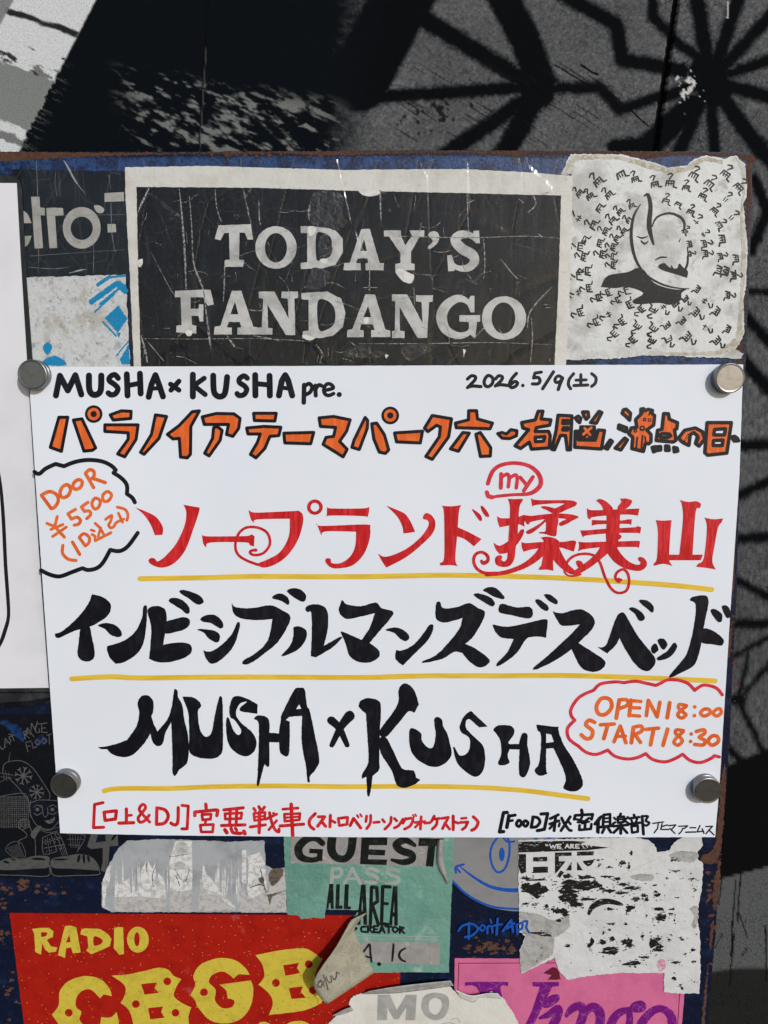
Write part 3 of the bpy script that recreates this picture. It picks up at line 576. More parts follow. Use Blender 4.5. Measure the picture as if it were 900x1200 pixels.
sliv = ';'.join(f'V {x:.0f},{y0:.0f},1 {x+rr.uniform(-4,4):.0f},{(y0+y1)/2:.0f},{w_:.1f} {x+rr.uniform(-6,6):.0f},{y1:.0f},1' for x, y0, y1, w_ in [(lambda x: (x, rr.uniform(120, 260), rr.uniform(250, 345), rr.uniform(2, 8)))(rr.choice([rr.uniform(60, 330), rr.uniform(455, 660), rr.uniform(660, 770)])) for _ in range(75)])
ink('scrape_streak', S(E1, sliv), M['scraped'], t, -.00088, split=True)
ink('scraped_patch', [(s, rough(p, .5, 1.3, 90+i)) for i, (s, p) in enumerate(S(E1, '''P 92,292 95,200 112,238 130,225 160,205 165,275 205,262 212,170 240,125 262,165 276,140 280,245 288,180 316,215 324,300 205,290; P 340,265 338,135 366,42 440,40 442,265
P 484,215 490,130 504,190 522,205 560,262 610,310 640,345 610,330 560,290 520,280 495,262; P 665,82 684,80 684,230 664,230; P 690,108 745,92 770,150 776,262 700,300 690,250 735,235 690,232 692,180 740,200 745,190 695,175
P 36,232 62,160 78,150 60,230 48,330 75,352 40,338'''))], M['scraped'], t, -.0009, split=True)
ink('dirt_patch', [(s, rough(p, .5, 1.3, 110+i)) for i, (s, p) in enumerate(S(E1, 'P 92,294 205,290 322,302 326,358 92,357; P 340,268 440,268 436,358 342,358; P 468,300 485,230 500,265 520,285 560,295 640,352 470,357; P 652,250 700,302 776,265 800,230 862,170 864,358 650,358; C 370,55 400,45 418,60 410,100 372,98; E 385,150 26 18'))], M['grit'], t, -.00094, split=True)
M['brown_chip'] = mat('brown_chip', (.13, .105, .08), .8, [(600, .45, .6, (.07, .055, .04), .9)], (500, .0006))
ink('dark_chip', [(s, rough(p, .4, 1.2, 130+i)) for i, (s, p) in enumerate(S(E1, 'C 785,190 805,166 848,166 842,205 805,242 790,225; C 740,210 758,200 765,225 748,232; V 745,155,3 755,200,5 762,240,7 775,270,4; V 700,250,2 740,236,6 765,240,5; P 770,285 862,262 800,290 790,330 780,290; V 240,130,2 235,165,3 245,195,2; V 278,150,2 262,200,3 268,245,2; V 340,112,2 420,100,2; V 362,165,2 405,225,3 430,165,2; V 370,200,2 385,240,3'))], M['brown_chip'], t, -.00098, split=True)

M['red'] = mat('red_sticker', (.36, .0125, .0065), .42, [(80, .42, .70, (.27, .008, .005), .8), (330, .13, .06, (.70, .36, .12), .9, 'voronoi'), (900, .68, .72, (.62, .33, .12), .8), (55, .62, .70, (.42, .07, .075), .6), (260, .64, .70, (.22, .02, .018), .6), (1700, .70, .74, (.05, .004, .004), .6)], (300, .00015), .4, bump2=(30, .0008, 'soft'))
M['mustard'] = mat('mustard_print', (.57, .46, .055), .5, [(140, .45, .68, (.48, .38, .045), .8), (420, .58, .68, (.24, .20, .04), .7), (1500, .66, .72, (.10, .08, .02), .7)])
F1 = (0, 1050, 3.75); F2 = (200, 1060, 3.4615)
t = thing('radio_sticker', 'red sticker lettered RADIO CBGB in mustard yellow western type', 'sticker', 240, 1230, 0)
sheet('backing', rough([(11, 1070), (240, 1071.5), (470, 1073), (469, 1145), (466, 1260), (36, 1260)], .25, 4, 23), M['red'], t, -.0007)
rd = S(F1, '''P 140,145 180,140 215,140 235,155 232,180 205,192 225,222 252,226 246,244 215,249 198,235 185,205 180,258 155,246 150,165; HC 180,160* 205,160 203,176 181,180*
P 285,132 310,130 335,138 355,248 320,252 312,226 290,230 286,272 255,260 262,225; H 290,205 311,202 304,168
P 358,148 375,142 440,145 475,168 490,190 482,220 440,240 402,256 378,240 388,225 384,178 353,168; HC 412,178 435,182 452,197 440,213 413,217
P 502,140 520,136 541,138 545,255 525,258 500,230; E 606,192 48 57; HE 602,190 12 31''')
rd += S(F1, '''C 228,522* 258,480 262,420 300,375 370,352 440,365 480,405 491,440* 455,432* 440,450* 400,412 360,418 335,450 335,490 358,510 350,545 390,590 420,640 300,640 255,560; C 445,532* 470,535 492,530 512,510* 522,560 515,640 440,640; HO 302,513 17
C 490,350* 560,345 640,328 700,315 740,325 762,350 797,365* 775,400 765,440 800,470 841,490* 828,530 815,640 590,640 585,560 565,500 530,470* 550,430 545,390; H 620,387 690,380 680,405 697,425 635,434; H 650,492 716,486 708,510 724,535 660,542; HO 735,375 17; HO 597,475 17; HO 771,513 17''')
rd += S(F2, '''C 80,368* 100,325 92,290 120,245 190,218 260,225 305,260 320,285* 275,283* 255,300* 215,272 170,285 155,315 182,345 180,390 210,420 250,415 258,390 230,380* 226,350 198,325* 325,308* 336,345 325,410 290,460 230,482 160,470 110,415 100,390; HO 135,356 16
C 343,205* 450,185 540,178 580,195 617,222* 590,270 587,310 620,360 612,400* 540,430 398,448* 415,400 398,360 356,325* 380,290 370,240; H 456,246 521,237 512,258 526,278 465,289; H 480,339 536,332 528,355 549,378 490,383; HO 560,242 16; HO 427,318 16; HO 577,348 16
C 345,500 370,476 402,484 420,520 340,560; C 462,500 490,476 540,474 570,500 560,560 470,560''')
ink('lettering', [(s, rough(p, .15, 2.5, i)) for i, (s, p) in enumerate(rd)], M['mustard'], t, -.00078)

M['teal'] = mat('teal_pass', (.14, .305, .255), .28, [(45, .42, .68, (.165, .325, .275), .9), (65, .54, .70, (.36, .50, .45), .75, 'noise', (1, 1, .6)), (20, .5, .7, (.10, .24, .20), .7), (130, .56, .70, (.20, .34, .29), .6, 'noise', (.5, 1, 2)), (700, .60, .70, (.09, .20, .165), .6)], (55, .0024), .6, bump2=(260, .0004))
M['pass_grey'] = mat('pass_grey', (.30, .29, .285), .35, [(80, .42, .66, (.24, .235, .23), .9), (60, .0, .010, (.46, .46, .45), .5, 'ridge')], (70, .001), .5)
M['pass_pale'] = mat('pass_pale', (.33, .36, .34), .4, [(150, .42, .66, (.25, .33, .30), .9)])
M['pass_black'] = mat('pass_black', (.010, .012, .012), .35, [(300, .5, .7, (.03, .04, .035), .8)])
G1 = (330, 970, 4.2857); G3 = (340, 1060, 3.214)
t = thing('guest_pass', 'wrinkled teal GUEST PASS ALL AREA sticker with its lower left corner peeling away', 'sticker', 440, 1141, 0)
sheet('film', rough(inset([(6, -30), (400, -34), (872, -30), (852, 380), (840, 728), (660, 726), (462, 728), (420, 660), (352, 520), (345, 470), (380, 425), (426, 414), (220, 411), (216, 455), (160, 452), (100, 459), (80, 440), (28, 436)], G1), .35, 3, 25), M['teal'], t, -.0012, .0003)
ink('grey_panel', S(G1, 'P 48,-10 820,-10 790,85 768,90 766,196 400,186 46,178; P 378,582 420,570 796,577 793,690 470,676 432,664'), M['pass_grey'], t, -.0013, split=True)
ink('pale_lettering', S(G1, '''L 19 250,280 255,205; K 18 255,207 292,205 302,226 290,245 256,247; L 18 316,280 355,205 396,280; L 12 335,256 380,256; K 18 484,218 445,204 425,224 480,250 472,274 420,272; K 18 590,218 550,206 530,226 586,252 578,276 524,274'''), M['pass_pale'], t, -.00135)
ink('pale_line', S(G1, '''L 5 350,540 790,548; L 3 350,555 790,562; L 4 395,262 560,272'''), M['pass_pale'], t, -.00135, split=True)
ink('black_lettering', S(G1, '''V 205,78,30 170,52,32 125,58,38 85,100,42 95,145,38 140,162,28 185,155,26 190,125,24; P 140,105 208,108 204,168 182,166 182,130 138,128; V 255,40,44 250,110,44 275,150,38 320,155,36 348,120,40 358,40,42
P 402,40 532,42 530,88 440,88 438,108 522,112 518,140 436,136 434,158 530,160 527,188 394,183; V 668,88,20 620,62,34 575,85,38 600,115,38 650,132,38 655,160,34 610,174,30 555,162,16; P 690,52 815,55 810,95 772,92 762,196 724,194 736,92 686,92
P 224,408 240,282 260,282 262,408 248,408 246,380 238,380 236,408; P 275,284 293,284 290,390 306,392 305,408 270,408; P 318,284 338,284 334,395 350,398 346,410 312,408; P 346,450 358,440 362,490 346,494
P 378,488 400,286 422,286 430,488 412,488 410,442 398,442 396,488; H 401,420 409,420 406,350; L 17 446,484 452,298 478,300 482,370 456,388 486,486; L 17 502,484 508,296 545,298; L 15 505,380 532,382; L 17 502,482 534,486
P 540,488 560,294 582,294 584,492 566,492 566,446 558,446 556,490; H 560,425 567,425 566,360; K 11 424,497 402,500 402,520 424,524; L 11 434,525 434,494; K 10 434,495 454,499 438,511; L 10 440,511 456,526; L 11 484,494 464,494 464,525 486,526; L 9 464,510 480,510
L 11 492,527 504,494 518,527; L 8 496,518 514,518; L 11 522,496 554,497; L 11 538,497 538,527; R 10 570,498 584,512 570,526 558,512; L 11 594,529 594,498; K 10 594,499 614,503 598,514; L 10 600,514 616,530; K 11 356,500 376,505 358,518; L 10 356,498 360,526
K 11 398,642 425,605 442,586 446,630 452,672; L 9 400,640 445,652; O 490,685 10; V 562,585,10 560,620,12 555,670,9; V 622,606,8 600,618,11 590,640,12 600,662,12 622,672,8'''), M['pass_black'], t, -.0014)
# a raised wrinkle and the peeled corner: real curved film
def strip_surface(name, ptsA, ptsB, lift, mat_, t, Y0, n=14, m=12, prof=lambda u: u**1.6, th=.0003):
    O = org(t); V = []; F = []
    A = catmull(ptsA, False, 6); B = catmull(ptsB, False, 6)
    def samp(P, v):
        x = v*(len(P)-1); i = min(int(x), len(P)-2); f = x-i
        return tuple(P[i][k]*(1-f)+P[i+1][k]*f for k in (0, 1))
    for j in range(m+1):
        a, b = samp(A, j/m), samp(B, j/m)
        for i in range(n+1):
            u = i/n; V.append(at(a[0]+(b[0]-a[0])*u, a[1]+(b[1]-a[1])*u, Y0 - (lift(j/m) if callable(lift) else lift)*prof(u)) - O)
    for j in range(m):
        for i in range(n):
            a = j*(n+1)+i; q = (a, a+1, a+n+2, a+n+1)
            nn = (V[q[1]]-V[q[0]]).cross(V[q[3]]-V[q[0]]); F.append(q if nn.y < 0 else q[::-1])
    o = link(name, V, F, mat_, t)
    for p in o.data.polygons: p.use_smooth = True
    sm_ = o.modifiers.new('thickness', 'SOLIDIFY'); sm_.thickness = th; sm_.offset = -1
    return o
strip_surface('wrinkle', inset([(782, 60), (775, 140), (782, 200), (830, 285)], G1), inset([(815, 60), (812, 130), (822, 200), (842, 270)], G1), .0022, M['pass_grey'], t, -.00125, prof=lambda u: math.sin(math.pi*u))
M['flap'] = mat('fibrous_paper_back', (.34, .325, .25), .75, [(120, .42, .62, (.27, .255, .20), .9), (900, .58, .66, (.10, .10, .085), .85), (500, .62, .70, (.46, .45, .38), .8)], (500, .0005), .2)
fl = strip_surface('peeled_corner', inset([(292, 30), (244, 92), (276, 172), (318, 256)], G3), inset([(228, 58), (172, 160), (88, 292), (136, 378)], G3), lambda v: .004 + .012*min(1, v*1.5), M['flap'], t, -.0012, prof=lambda u: math.sin(u*math.pi/2)**1.3)
# scribble written on the flap, following its bend
M['faded_ink'] = mat('faded_ink', (.06, .06, .055), .7, [(900, .45, .6, (.16, .155, .12), .9)])
def on_flap():
    G = G3; A = catmull(inset([(292, 30), (244, 92), (276, 172), (318, 256)], G), False, 6); B = catmull(inset([(228, 58), (172, 160), (88, 292), (136, 378)], G), False, 6)
    def pos(u, v):
        def samp(P): x = v*(len(P)-1); i = min(int(x), len(P)-2); f = x-i; return [P[i][k]*(1-f)+P[i+1][k]*f for k in (0, 1)]
        a, b = samp(A), samp(B)
        return at(a[0]+(b[0]-a[0])*u, a[1]+(b[1]-a[1])*u, -.0012 - (.004+.012*min(1, v*1.5))*math.sin(u*math.pi/2)**1.3 - .0003)
    O = org(t); V = []; F = []
    for st in ([(.92, .70), (.84, .72), (.88, .77), (.93, .74), (.86, .70), (.83, .79)], [(.80, .66), (.78, .76), (.82, .84)], [(.84, .76), (.74, .70)], [(.75, .70), (.74, .77), (.69, .78), (.68, .72)], [(.66, .72), (.64, .78), (.58, .76), (.56, .72), (.52, .76)]):
        P = catmull(st, False, 5)
        for a, b in zip(P[:-1], P[1:]):
            dx, dy = b[0]-a[0], b[1]-a[1]; L = math.hypot(dx, dy) or 1; nx, ny = -dy/L*.0095, dx/L*.0095; k = len(V)
            V += [pos(a[0]+nx, a[1]+ny)-O, pos(b[0]+nx, b[1]+ny)-O, pos(b[0]-nx, b[1]-ny)-O, pos(a[0]-nx, a[1]-ny)-O]
            q = (k, k+1, k+2, k+3); nn = (V[k+1]-V[k]).cross(V[k+3]-V[k]); F.append(q if nn.y < 0 else q[::-1])
    link('scribble', V, F, M['faded_ink'], fl)
on_flap()

M['grey_vinyl'] = mat('grey_vinyl', (.235, .24, .25), .42, [(60, .42, .7, (.20, .205, .215), .9), (1500, .66, .72, (.34, .345, .35), .7)], (200, .0001))
t = thing('smile_sticker', 'round grey sticker with a blue line smile and one oval eye', 'sticker', 575, 1065, 0)
sheet('disc', catmull(inset([(90, -60), (92, 200), (97, 296), (170, 372), (250, 420), (340, 450), (480, 462), (640, 420), (640, -60)], RD), True, 5), M['grey_vinyl'], t, -.0006)
ink('drawing', S(RD, '''K 12 92,292 170,366 250,413 340,443 480,453; R 12 340,62 314,105 306,160 322,220 350,248 386,228 408,168 413,100 400,55 370,35; E 370,148 16 38; K 11 375,50 400,78 440,76; V 138,215,6 200,265,13 300,325,17 400,346,21 480,346,24; K 12 116,250 114,218 158,204; K 11 114,218 138,248; K 10 545,70 580,50 640,58'''), M['blue_marker'], t, -.00068)

M['pink'] = mat('pink_sticker', (.60, .145, .30), .42, [(70, .42, .68, (.52, .12, .26), .9), (500, .62, .70, (.64, .24, .38), .7), (200, .60, .70, (.50, .16, .28), .6)], (140, .0003), .4)
M['purple'] = mat('purple_print', (.17, .008, .19), .45, [(140, .45, .68, (.13, .010, .15), .9), (120, .0, .020, (.30, .10, .30), .7, 'ridge'), (800, .6, .68, (.28, .09, .28), .6)])
M['maroon'] = mat('maroon_print', (.12, .012, .03), .5)
H1 = (510, 1100, 2.8125)
t = thing('pink_sticker', 'pink sticker with large purple script letters at the bottom edge', 'sticker', 665, 1230, 0)
sheet('backing', rough(inset([(64, 65), (300, 66), (600, 64), (832, 62), (822, 180), (811, 300), (808, 440), (62, 440)], H1), .3, 4, 27), M['pink'], t, -.0006)
ink('border_line', S(H1, 'L 2.5 78,81 430,80; L 2.5 78,81 74,200; L 2.5 806,180 796,330'), M['maroon'], t, -.00066, split=True)
ink('lettering', S(H1, '''C 98,144* 150,142 241,143* 240,157* 215,160 232,230 250,330 215,330 170,230 135,160 98,156*; P 320,143 408,143 408,156 386,159 322,290 300,330 275,330 318,240 345,159 321,157; C 355,215 375,190 405,184 408,204 380,225 358,228
V 345,262,10 375,250,22 405,232,30 400,262,30 380,300,30 362,330,24; V 432,255,12 452,230,26 480,222,28 488,250,30 470,300,30 455,330,26; V 485,260,16 510,228,28 535,232,32 545,265,32 530,330,30
V 572,330,30 580,280,30 605,245,26 640,235,20; C 640,235 650,212 680,204 696,220 688,240 660,244; V 640,240,20 640,280,24 620,330,24; V 668,330,30 680,280,30 715,240,26 750,232,24 780,262,30 778,330,30'''), M['purple'], t, -.0007)

M['fibre_grey'] = mat('grey_paper_residue', (.40, .40, .395), .75, [(200, .42, .6, (.30, .30, .295), .9), (700, .6, .68, (.18, .18, .18), .7)], (400, .0006), .2)
M['flyer_white'] = mat('flyer_white', (.60, .62, .635), .6, [(60, .45, .66, (.53, .545, .56), .9), (45, .0, .008, (.44, .45, .46), .5, 'crack', (1, 1, .6)), (700, .62, .70, (.42, .42, .42), .6)], (120, .0008), .3, bump2=(18, .002))
M['flake_black'] = mat('flaking_black', (.012, .012, .0125), .5, [(350, .60, .66, (.5, .51, .51), .85, 'noise', (1, 1, 3.0)), (1200, .55, .7, (.03, .03, .03), .6)])
I1 = (600, 980, 3.75)
t = thing('japan_flyer', 'torn white flyer with worn black print and two large characters reading Japan', 'flyer', 715, 1165, 0)
fo = [(28, 18), (160, 14), (300, 10), (540, 4), (600, 18), (625, 35), (640, 72), (690, 62), (712, 28), (745, 6), (790, -8), (835, 0), (838, 40), (815, 70), (818, 105), (842, 120), (832, 250), (820, 300), (815, 380), (826, 420), (828, 600), (825, 690), (745, 692), (668, 685), (668, 602), (480, 600), (330, 614), (245, 632), (205, 590), (188, 535), (130, 562), (40, 605), (35, 540), (34, 500), (60, 440), (34, 420), (30, 300)]
sheet('paper', rough(inset(fo, I1), .6, 2.2, 29), M['flyer_white'], t, -.0011, .0003)
ink('grey_residue', [(s, rough(p, .7, 1.4, 140+i)) for i, (s, p) in enumerate(S(I1, 'P 36,330 110,340 180,370 250,345 255,400 185,450 180,520 120,560 42,600 38,540 36,505 62,440 36,415; C 520,180 560,165 620,170 615,195 560,195; C 780,320 818,310 812,400 790,395 800,350; C 690,85 740,65 820,75 800,110 730,110'))], M['fibre_grey'], t, -.00117, split=True)
fb = S(I1, '''P 30,24 120,22 260,20 325,24 300,36 428,50 330,62 200,66 30,72; P 30,78 62,78 62,158 40,165 30,140; P 93,92 155,90 155,110 93,112; P 93,135 158,133 158,160 93,162; P 189,72 262,70 262,86 206,88 206,110 236,110 205,150 189,166; P 286,68 362,66 358,84 286,86; P 238,150 262,112 262,150; P 286,112 312,150 286,150; C 312,110 335,106 360,104 352,122 336,132 324,126; P 195,178 214,150 230,158 214,178; P 62,168 72,190 130,187 132,196 60,196
V 338,340,14 352,312,22 385,292,28 425,286,24 470,296,18 486,302,8''')
bl = '105,235,60,36 60,220,25,18 290,215,95,24 340,205,50,12 240,240,48,20 250,275,50,24 280,300,30,12 215,330,40,14 235,345,16,8 320,180,40,9 240,175,22,11 415,178,28,5 490,212,24,9 530,228,40,9 430,240,28,8 480,250,36,6 545,275,22,10 580,262,14,8 592,280,10,8 330,278,34,7 62,297,15,6 100,300,12,6 152,308,9,10 178,320,8,6 485,118,18,11 525,75,6,14 515,132,6,12 462,188,16,6 397,232,15,7 205,372,12,9 430,320,14,7 520,314,20,12 510,328,12,8 645,320,26,8 652,360,28,14 665,350,20,10 700,340,14,4 705,320,12,4 640,258,18,8 632,245,8,6 624,470,24,22 640,450,18,8 650,485,16,12 640,500,30,8 505,465,28,14 520,480,18,8 440,452,13,12 398,465,16,13 350,465,12,20 340,480,10,12 430,495,40,10 430,510,46,8 245,480,13,9 520,562,46,8 540,555,30,8 585,532,26,6 720,555,20,6 795,500,12,6 500,385,7,7 435,385,16,4 572,440,9,7 430,412,6,5 402,425,5,8 790,188,18,4 720,152,22,4 748,455,10,5 690,455,8,4 712,105,16,5 632,215,6,4 680,185,5,3 730,270,6,3 592,348,5,4 800,550,10,4 712,625,12,8 740,655,5,5 750,668,4,4 700,432,4,3 760,520,6,4 430,135,8,4 378,105,8,4 382,128,5,5 745,665,3,6 808,235,5,3 715,370,3,10 130,190,26,4 60,185,30,5 115,425,40,6 150,435,26,5'
fb += S(I1, ';'.join('B %s,%s %s %s' % tuple(q.split(',')) for q in bl.split()))
for q in bl.split():
    cx, cy, sx, sy = [float(v) for v in q.split(',')]
    for _ in range(int(3 + sx/4)): fb += S(I1, f'B {cx+rr.gauss(0, sx*.8):.1f},{cy+rr.gauss(0, sy*1.1):.1f} {rr.uniform(1.5, 7):.1f} {rr.uniform(1.2, 3):.1f}')
for k in range(70): fb += S(I1, f'B {rr.choice([rr.uniform(610,820), rr.uniform(60,600)])},{rr.choice([rr.uniform(120,560), rr.uniform(400,660) if k%2 else rr.uniform(150,400)])} {rr.uniform(1.5,5)} {rr.uniform(1.2,3)}')
def inside(p, poly):
    c = False
    for i in range(len(poly)):
        a, b = poly[i-1], poly[i]
        if (a[1] > p[1]) != (b[1] > p[1]) and p[0] < (b[0]-a[0])*(p[1]-a[1])/(b[1]-a[1])+a[0]: c = not c
    return c
FO = inset(fo, I1); fb = [(s, p) for s, p in fb if all(inside(q, FO) for q in (p[0], p[len(p)//2], p[len(p)//4]))]
ink('black_print', fb, M['flake_black'], t, -.00123)
ink('white_lettering', S(I1, '''L 4 148,36 151,42; L 4 155,36 158,42; L 5 166,36 173,52 180,40 187,52 195,36; L 5 215,36 200,36 200,52 216,52; L 4 200,44 212,44; L 5 234,52 243,35 252,52; L 4 238,46 249,46; L 5 258,52 258,36 270,37 268,44 258,44 272,52; L 5 294,36 280,36 280,52 296,52; L 4 280,44 291,44; L 4 306,36 316,50; L 4 326,40 332,48; L 4 342,36 350,46; L 4 360,34 375,40'''), M['flyer_white'], t, -.0013)
M['pink_stain'] = mat('pink_stain', (.55, .22, .34), .6, [(500, .45, .6, (.6, .5, .54), .9)])
ink('pink_stain', [(1, rough(catmull(inset([(645, 548), (668, 542), (674, 580), (655, 590), (640, 572)], I1), True), .6, 1.4, 3))], M['pink_stain'], t, -.0013)
ink('dark_tear', [(1, rough(inset([(140, 600), (185, 575), (205, 590), (215, 630), (160, 632), (178, 612)], I1), .6, 1.4, 5))], M['maroon'], t, -.00118)

M['mo_paper'] = mat('torn_poster_white', (.63, .63, .60), .6, [(50, .45, .66, (.57, .56, .52), .9), (120, .63, .70, (.5, .43, .34), .6)], (120, .0007), .3)
M['mo_grey'] = mat('mo_grey_print', (.30, .305, .30), .6, [(150, .42, .62, (.38, .38, .37), .8)])
t = thing('torn_poster', 'torn white paper with pale grey letters MO at the bottom edge', 'poster', 490, 1230, 0)
mo_pts = inset([(140, 455), (180, 412), (238, 396), (222, 380), (226, 352), (262, 336), (330, 336), (420, 332), (520, 318), (600, 306), (618, 326), (640, 345), (690, 362), (716, 345), (760, 330), (800, 352), (830, 392), (866, 460), (880, 560), (120, 560)], G3)
sheet('paper', rough(mo_pts, .7, 2, 31), M['mo_paper'], t, -.0018, .0005)
strip_surface('torn_edge', inset([(268, 338), (400, 334), (520, 320), (616, 306)], G3), inset([(296, 328), (400, 310), (520, 296), (604, 288)], G3), .0028, M['fibre_grey'], t, -.0018, n=5, m=26)
strip_surface('torn_lip', inset([(640, 350), (690, 368), (720, 350), (800, 356)], G3), inset([(622, 322), (680, 344), (740, 336), (782, 336)], G3), .002, M['torn_white'], t, -.0018, n=5, m=22)
strip_surface('torn_tip', inset([(240, 398), (210, 410), (180, 418)], G3), inset([(228, 388), (196, 400), (160, 420)], G3), .002, M['fibre_grey'], t, -.0018, n=5, m=14)
ink('lettering', S(G3, 'P 330,340 376,340 402,398 436,340 477,340 471,436 434,436 438,388 408,432 390,432 366,388 365,436 327,436; C 548,332 592,345 598,385 580,425 545,436 510,420 494,385 505,345; HC 546,352 568,362 570,390 550,415 528,405 522,380 528,360; K 2.5 605,435 630,428 640,445; K 2.5 560,455 600,445 640,460'), M['mo_grey'], t, -.00188)

# ------------------------------------------------------------------ the hand lettered poster
PY = -.0040
poster = thing('gig_poster', 'large white hand lettered poster with black, red and orange marker writing held by magnets', 'poster', 455, 981, PY)
BOWED[0] = True
shp = sheet('paper', rough([(33, 430), (450, 428.5), (871, 427), (866.5, 560), (857, 700), (842.5, 930), (838, 981), (600, 981.5), (400, 981), (200, 979), (70.5, 976.5), (58, 800), (44, 600)], .12, 6, 33), M['paper'], poster, PY, .0003)
for p in shp.data.polygons: p.use_smooth = abs(p.normal.y) > .5
I0 = PY - .00012; I2 = PY - .00020; I3 = PY - .00028
A = (30, 425, 4.2857); Bq = (230, 425, 4.2857); Cq = (430, 425, 3.913); Dt = (540, 430, 5.294)
WK[0] = 1.17
ink('heading_lettering', S(A, '''L 26 152,165 172,65 212,140 250,62 280,160; K 27 318,65 320,135 338,160 362,158 378,135 380,65; K 24 465,78 448,60 425,70 420,90 445,108 464,130 452,155 430,162 415,152
L 26 508,58 512,165; L 26 574,55 578,155; L 22 512,115 575,103; L 26 618,172 632,110 652,62 670,110 690,170; L 18 632,130 675,128; L 22 728,108 770,138; L 22 770,93 730,138; L 26 840,60 840,170''') +
S(Bq, '''L 22 40,78 -12,115 45,160; K 26 85,65 88,140 102,165 125,170 145,150 155,72; K 23 256,78 240,66 217,80 217,100 240,115 254,135 240,160 215,165 205,155; L 26 296,62 297,165; L 26 368,66 370,165; L 22 297,105 370,112; L 26 415,165 430,90 447,62 462,90 482,165; L 18 425,125 470,130
L 20 542,112 540,200; K 17 545,118 566,105 582,122 572,148 550,160; L 18 600,165 598,115; K 17 600,132 615,112 630,116; K 16 640,140 688,128 675,108 655,108 641,130 645,155 665,165 690,155; O 718,160 13'''), M['black_ink'], poster, I0)
ink('date_lettering', S(Dt, '''K 18 42,75 65,55 90,60 88,80 60,110 42,128; K 18 45,125 75,118 125,122; R 18 165,55 146,85 150,113 170,122 194,105 200,75 185,57; K 18 215,75 235,55 258,62 250,85 215,118; K 18 218,115 250,110 292,115; K 18 345,40 315,75 302,108 315,128 340,120 352,100 335,90 315,105; O 385,115 11
L 17 500,32 460,38 452,68; K 18 452,68 480,65 492,85 480,104 445,105; L 18 575,30 508,135; K 17 632,68 605,55 585,75 590,95 612,92 632,70; K 18 632,70 615,110 605,140; K 17 700,42 674,75 668,110 682,135; L 17 745,48 745,112; L 16 715,82 778,80; L 17 702,115 788,112; K 17 812,42 838,65 835,100 812,120'''), M['black_ink'], poster, I0)
ink('price_bubble', S((30, 535, 6), '''K 25 62,108 95,122 140,85 210,52* 270,68* 340,40 430,24 530,32 600,62 634,95* 618,115* 672,150 712,200 712,262* 750,290 768,322; K 25 108,800 170,830 240,843 320,815 400,785* 440,798 500,785 545,745 595,656* 660,665 720,630 788,537'''), M['black_ink'], poster, I0)

title_f = []; title_k = []; WK[0] = 1.0
def Q(reg, w_, text):
    x0, y0, s = reg
    for ln in text.replace('\n', ';').split(';'):
        tk = ln.split()
        if not tk: continue
        c = tk[0]; P = [(x0+float(k.split(',')[0])/s, y0+float(k.split(',')[1])/s) for k in tk[1:] if ',' in k]
        if c == 'q': title_f.append((1, P)); title_k.extend((1, q) for q in ribbon([p+(w_*1.25/s,) for p in P], True))
        if c == 'h': title_f.append((-1, P)); title_k.extend((1, q) for q in ribbon([p+(w_*1.25/s,) for p in P], True))
        if c == 'c':
            r0 = float(tk[2])/s; q0 = disc(P[0][0], P[0][1], r0, r0, 20); title_f.append((1, q0)); title_k.extend((1, q) for q in ribbon([p+(w_/s,) for p in q0], True)); title_k.append((1, disc(P[0][0], P[0][1], r0*.42, r0*.42, 12)))
Q(A, 13, '''q 167,274 212,274 180,445 124,425; q 240,288 283,282 352,428 335,440 293,444; c 342,258 38; q 425,262 480,242 530,244 528,280 440,288; q 398,312 565,312 555,385 498,473 462,458 515,385 515,352 398,345
q 652,262 708,270 670,380 595,460 577,450 632,360; q 873,242 830,320 828,460 812,478 778,474 772,380 740,383 712,360 772,315 837,246''')
Q(Bq, 13, '''q 30,272 100,255 190,257 220,280 213,330 184,370 152,360 162,310 40,310; q 87,327 105,320 130,340 120,390 65,468 42,455 82,380; q 288,254 402,254 395,293 292,290; q 253,328 340,320 425,324 415,366 370,370 345,430 300,478 272,460 307,400 322,358 260,358; q 440,354 590,350 575,407 445,403
q 617,277 690,270 773,287 755,345 720,395 758,435 738,473 637,410 652,375 690,370 700,325 624,320; q 848,275 861,290 859,330 819,436 782,425 792,390''')
Q(Cq, 12, '''q 22,280 45,277 80,330 100,400 85,416 57,410 32,350; c 107,242 35; q 127,322 255,314 245,368 136,363; q 300,242 388,257 375,340 300,443 270,430 332,340 337,295 320,287 280,316 264,300; q 467,220 503,220 507,258 576,277 565,303 410,298 406,277 466,262; q 440,320 470,323 420,406 383,395; q 500,328 520,320 568,390 566,428 521,430
q 600,325 620,320 640,327 660,307 688,312 686,335 655,348 620,346''')
J1 = (590, 480, 6.4286); J2 = (710, 470, 5.625)
Q(J1, 21, '''q 262,12 298,12 284,70 358,77 348,118 250,135 240,165 340,163 353,195 345,288 212,298 195,245 130,293 88,272 190,152 147,138 138,97 240,77; h 240,208 312,204 303,238 242,242; q 412,42 516,47 505,303 482,303 468,195 430,195 385,303 364,298 397,160; h 450,82 492,82 490,104 447,104; h 452,136 487,136 484,154 447,154
q 542,62 564,48 583,66 575,98 560,88; q 597,17 638,17 643,55 625,73 607,50; q 657,97 720,13 742,22 700,103; q 542,162 568,162 566,228 692,230 715,153 762,157 738,297 538,283; q 762,288 805,228 822,240 785,298; q 585,130 685,130 688,205 575,205''')
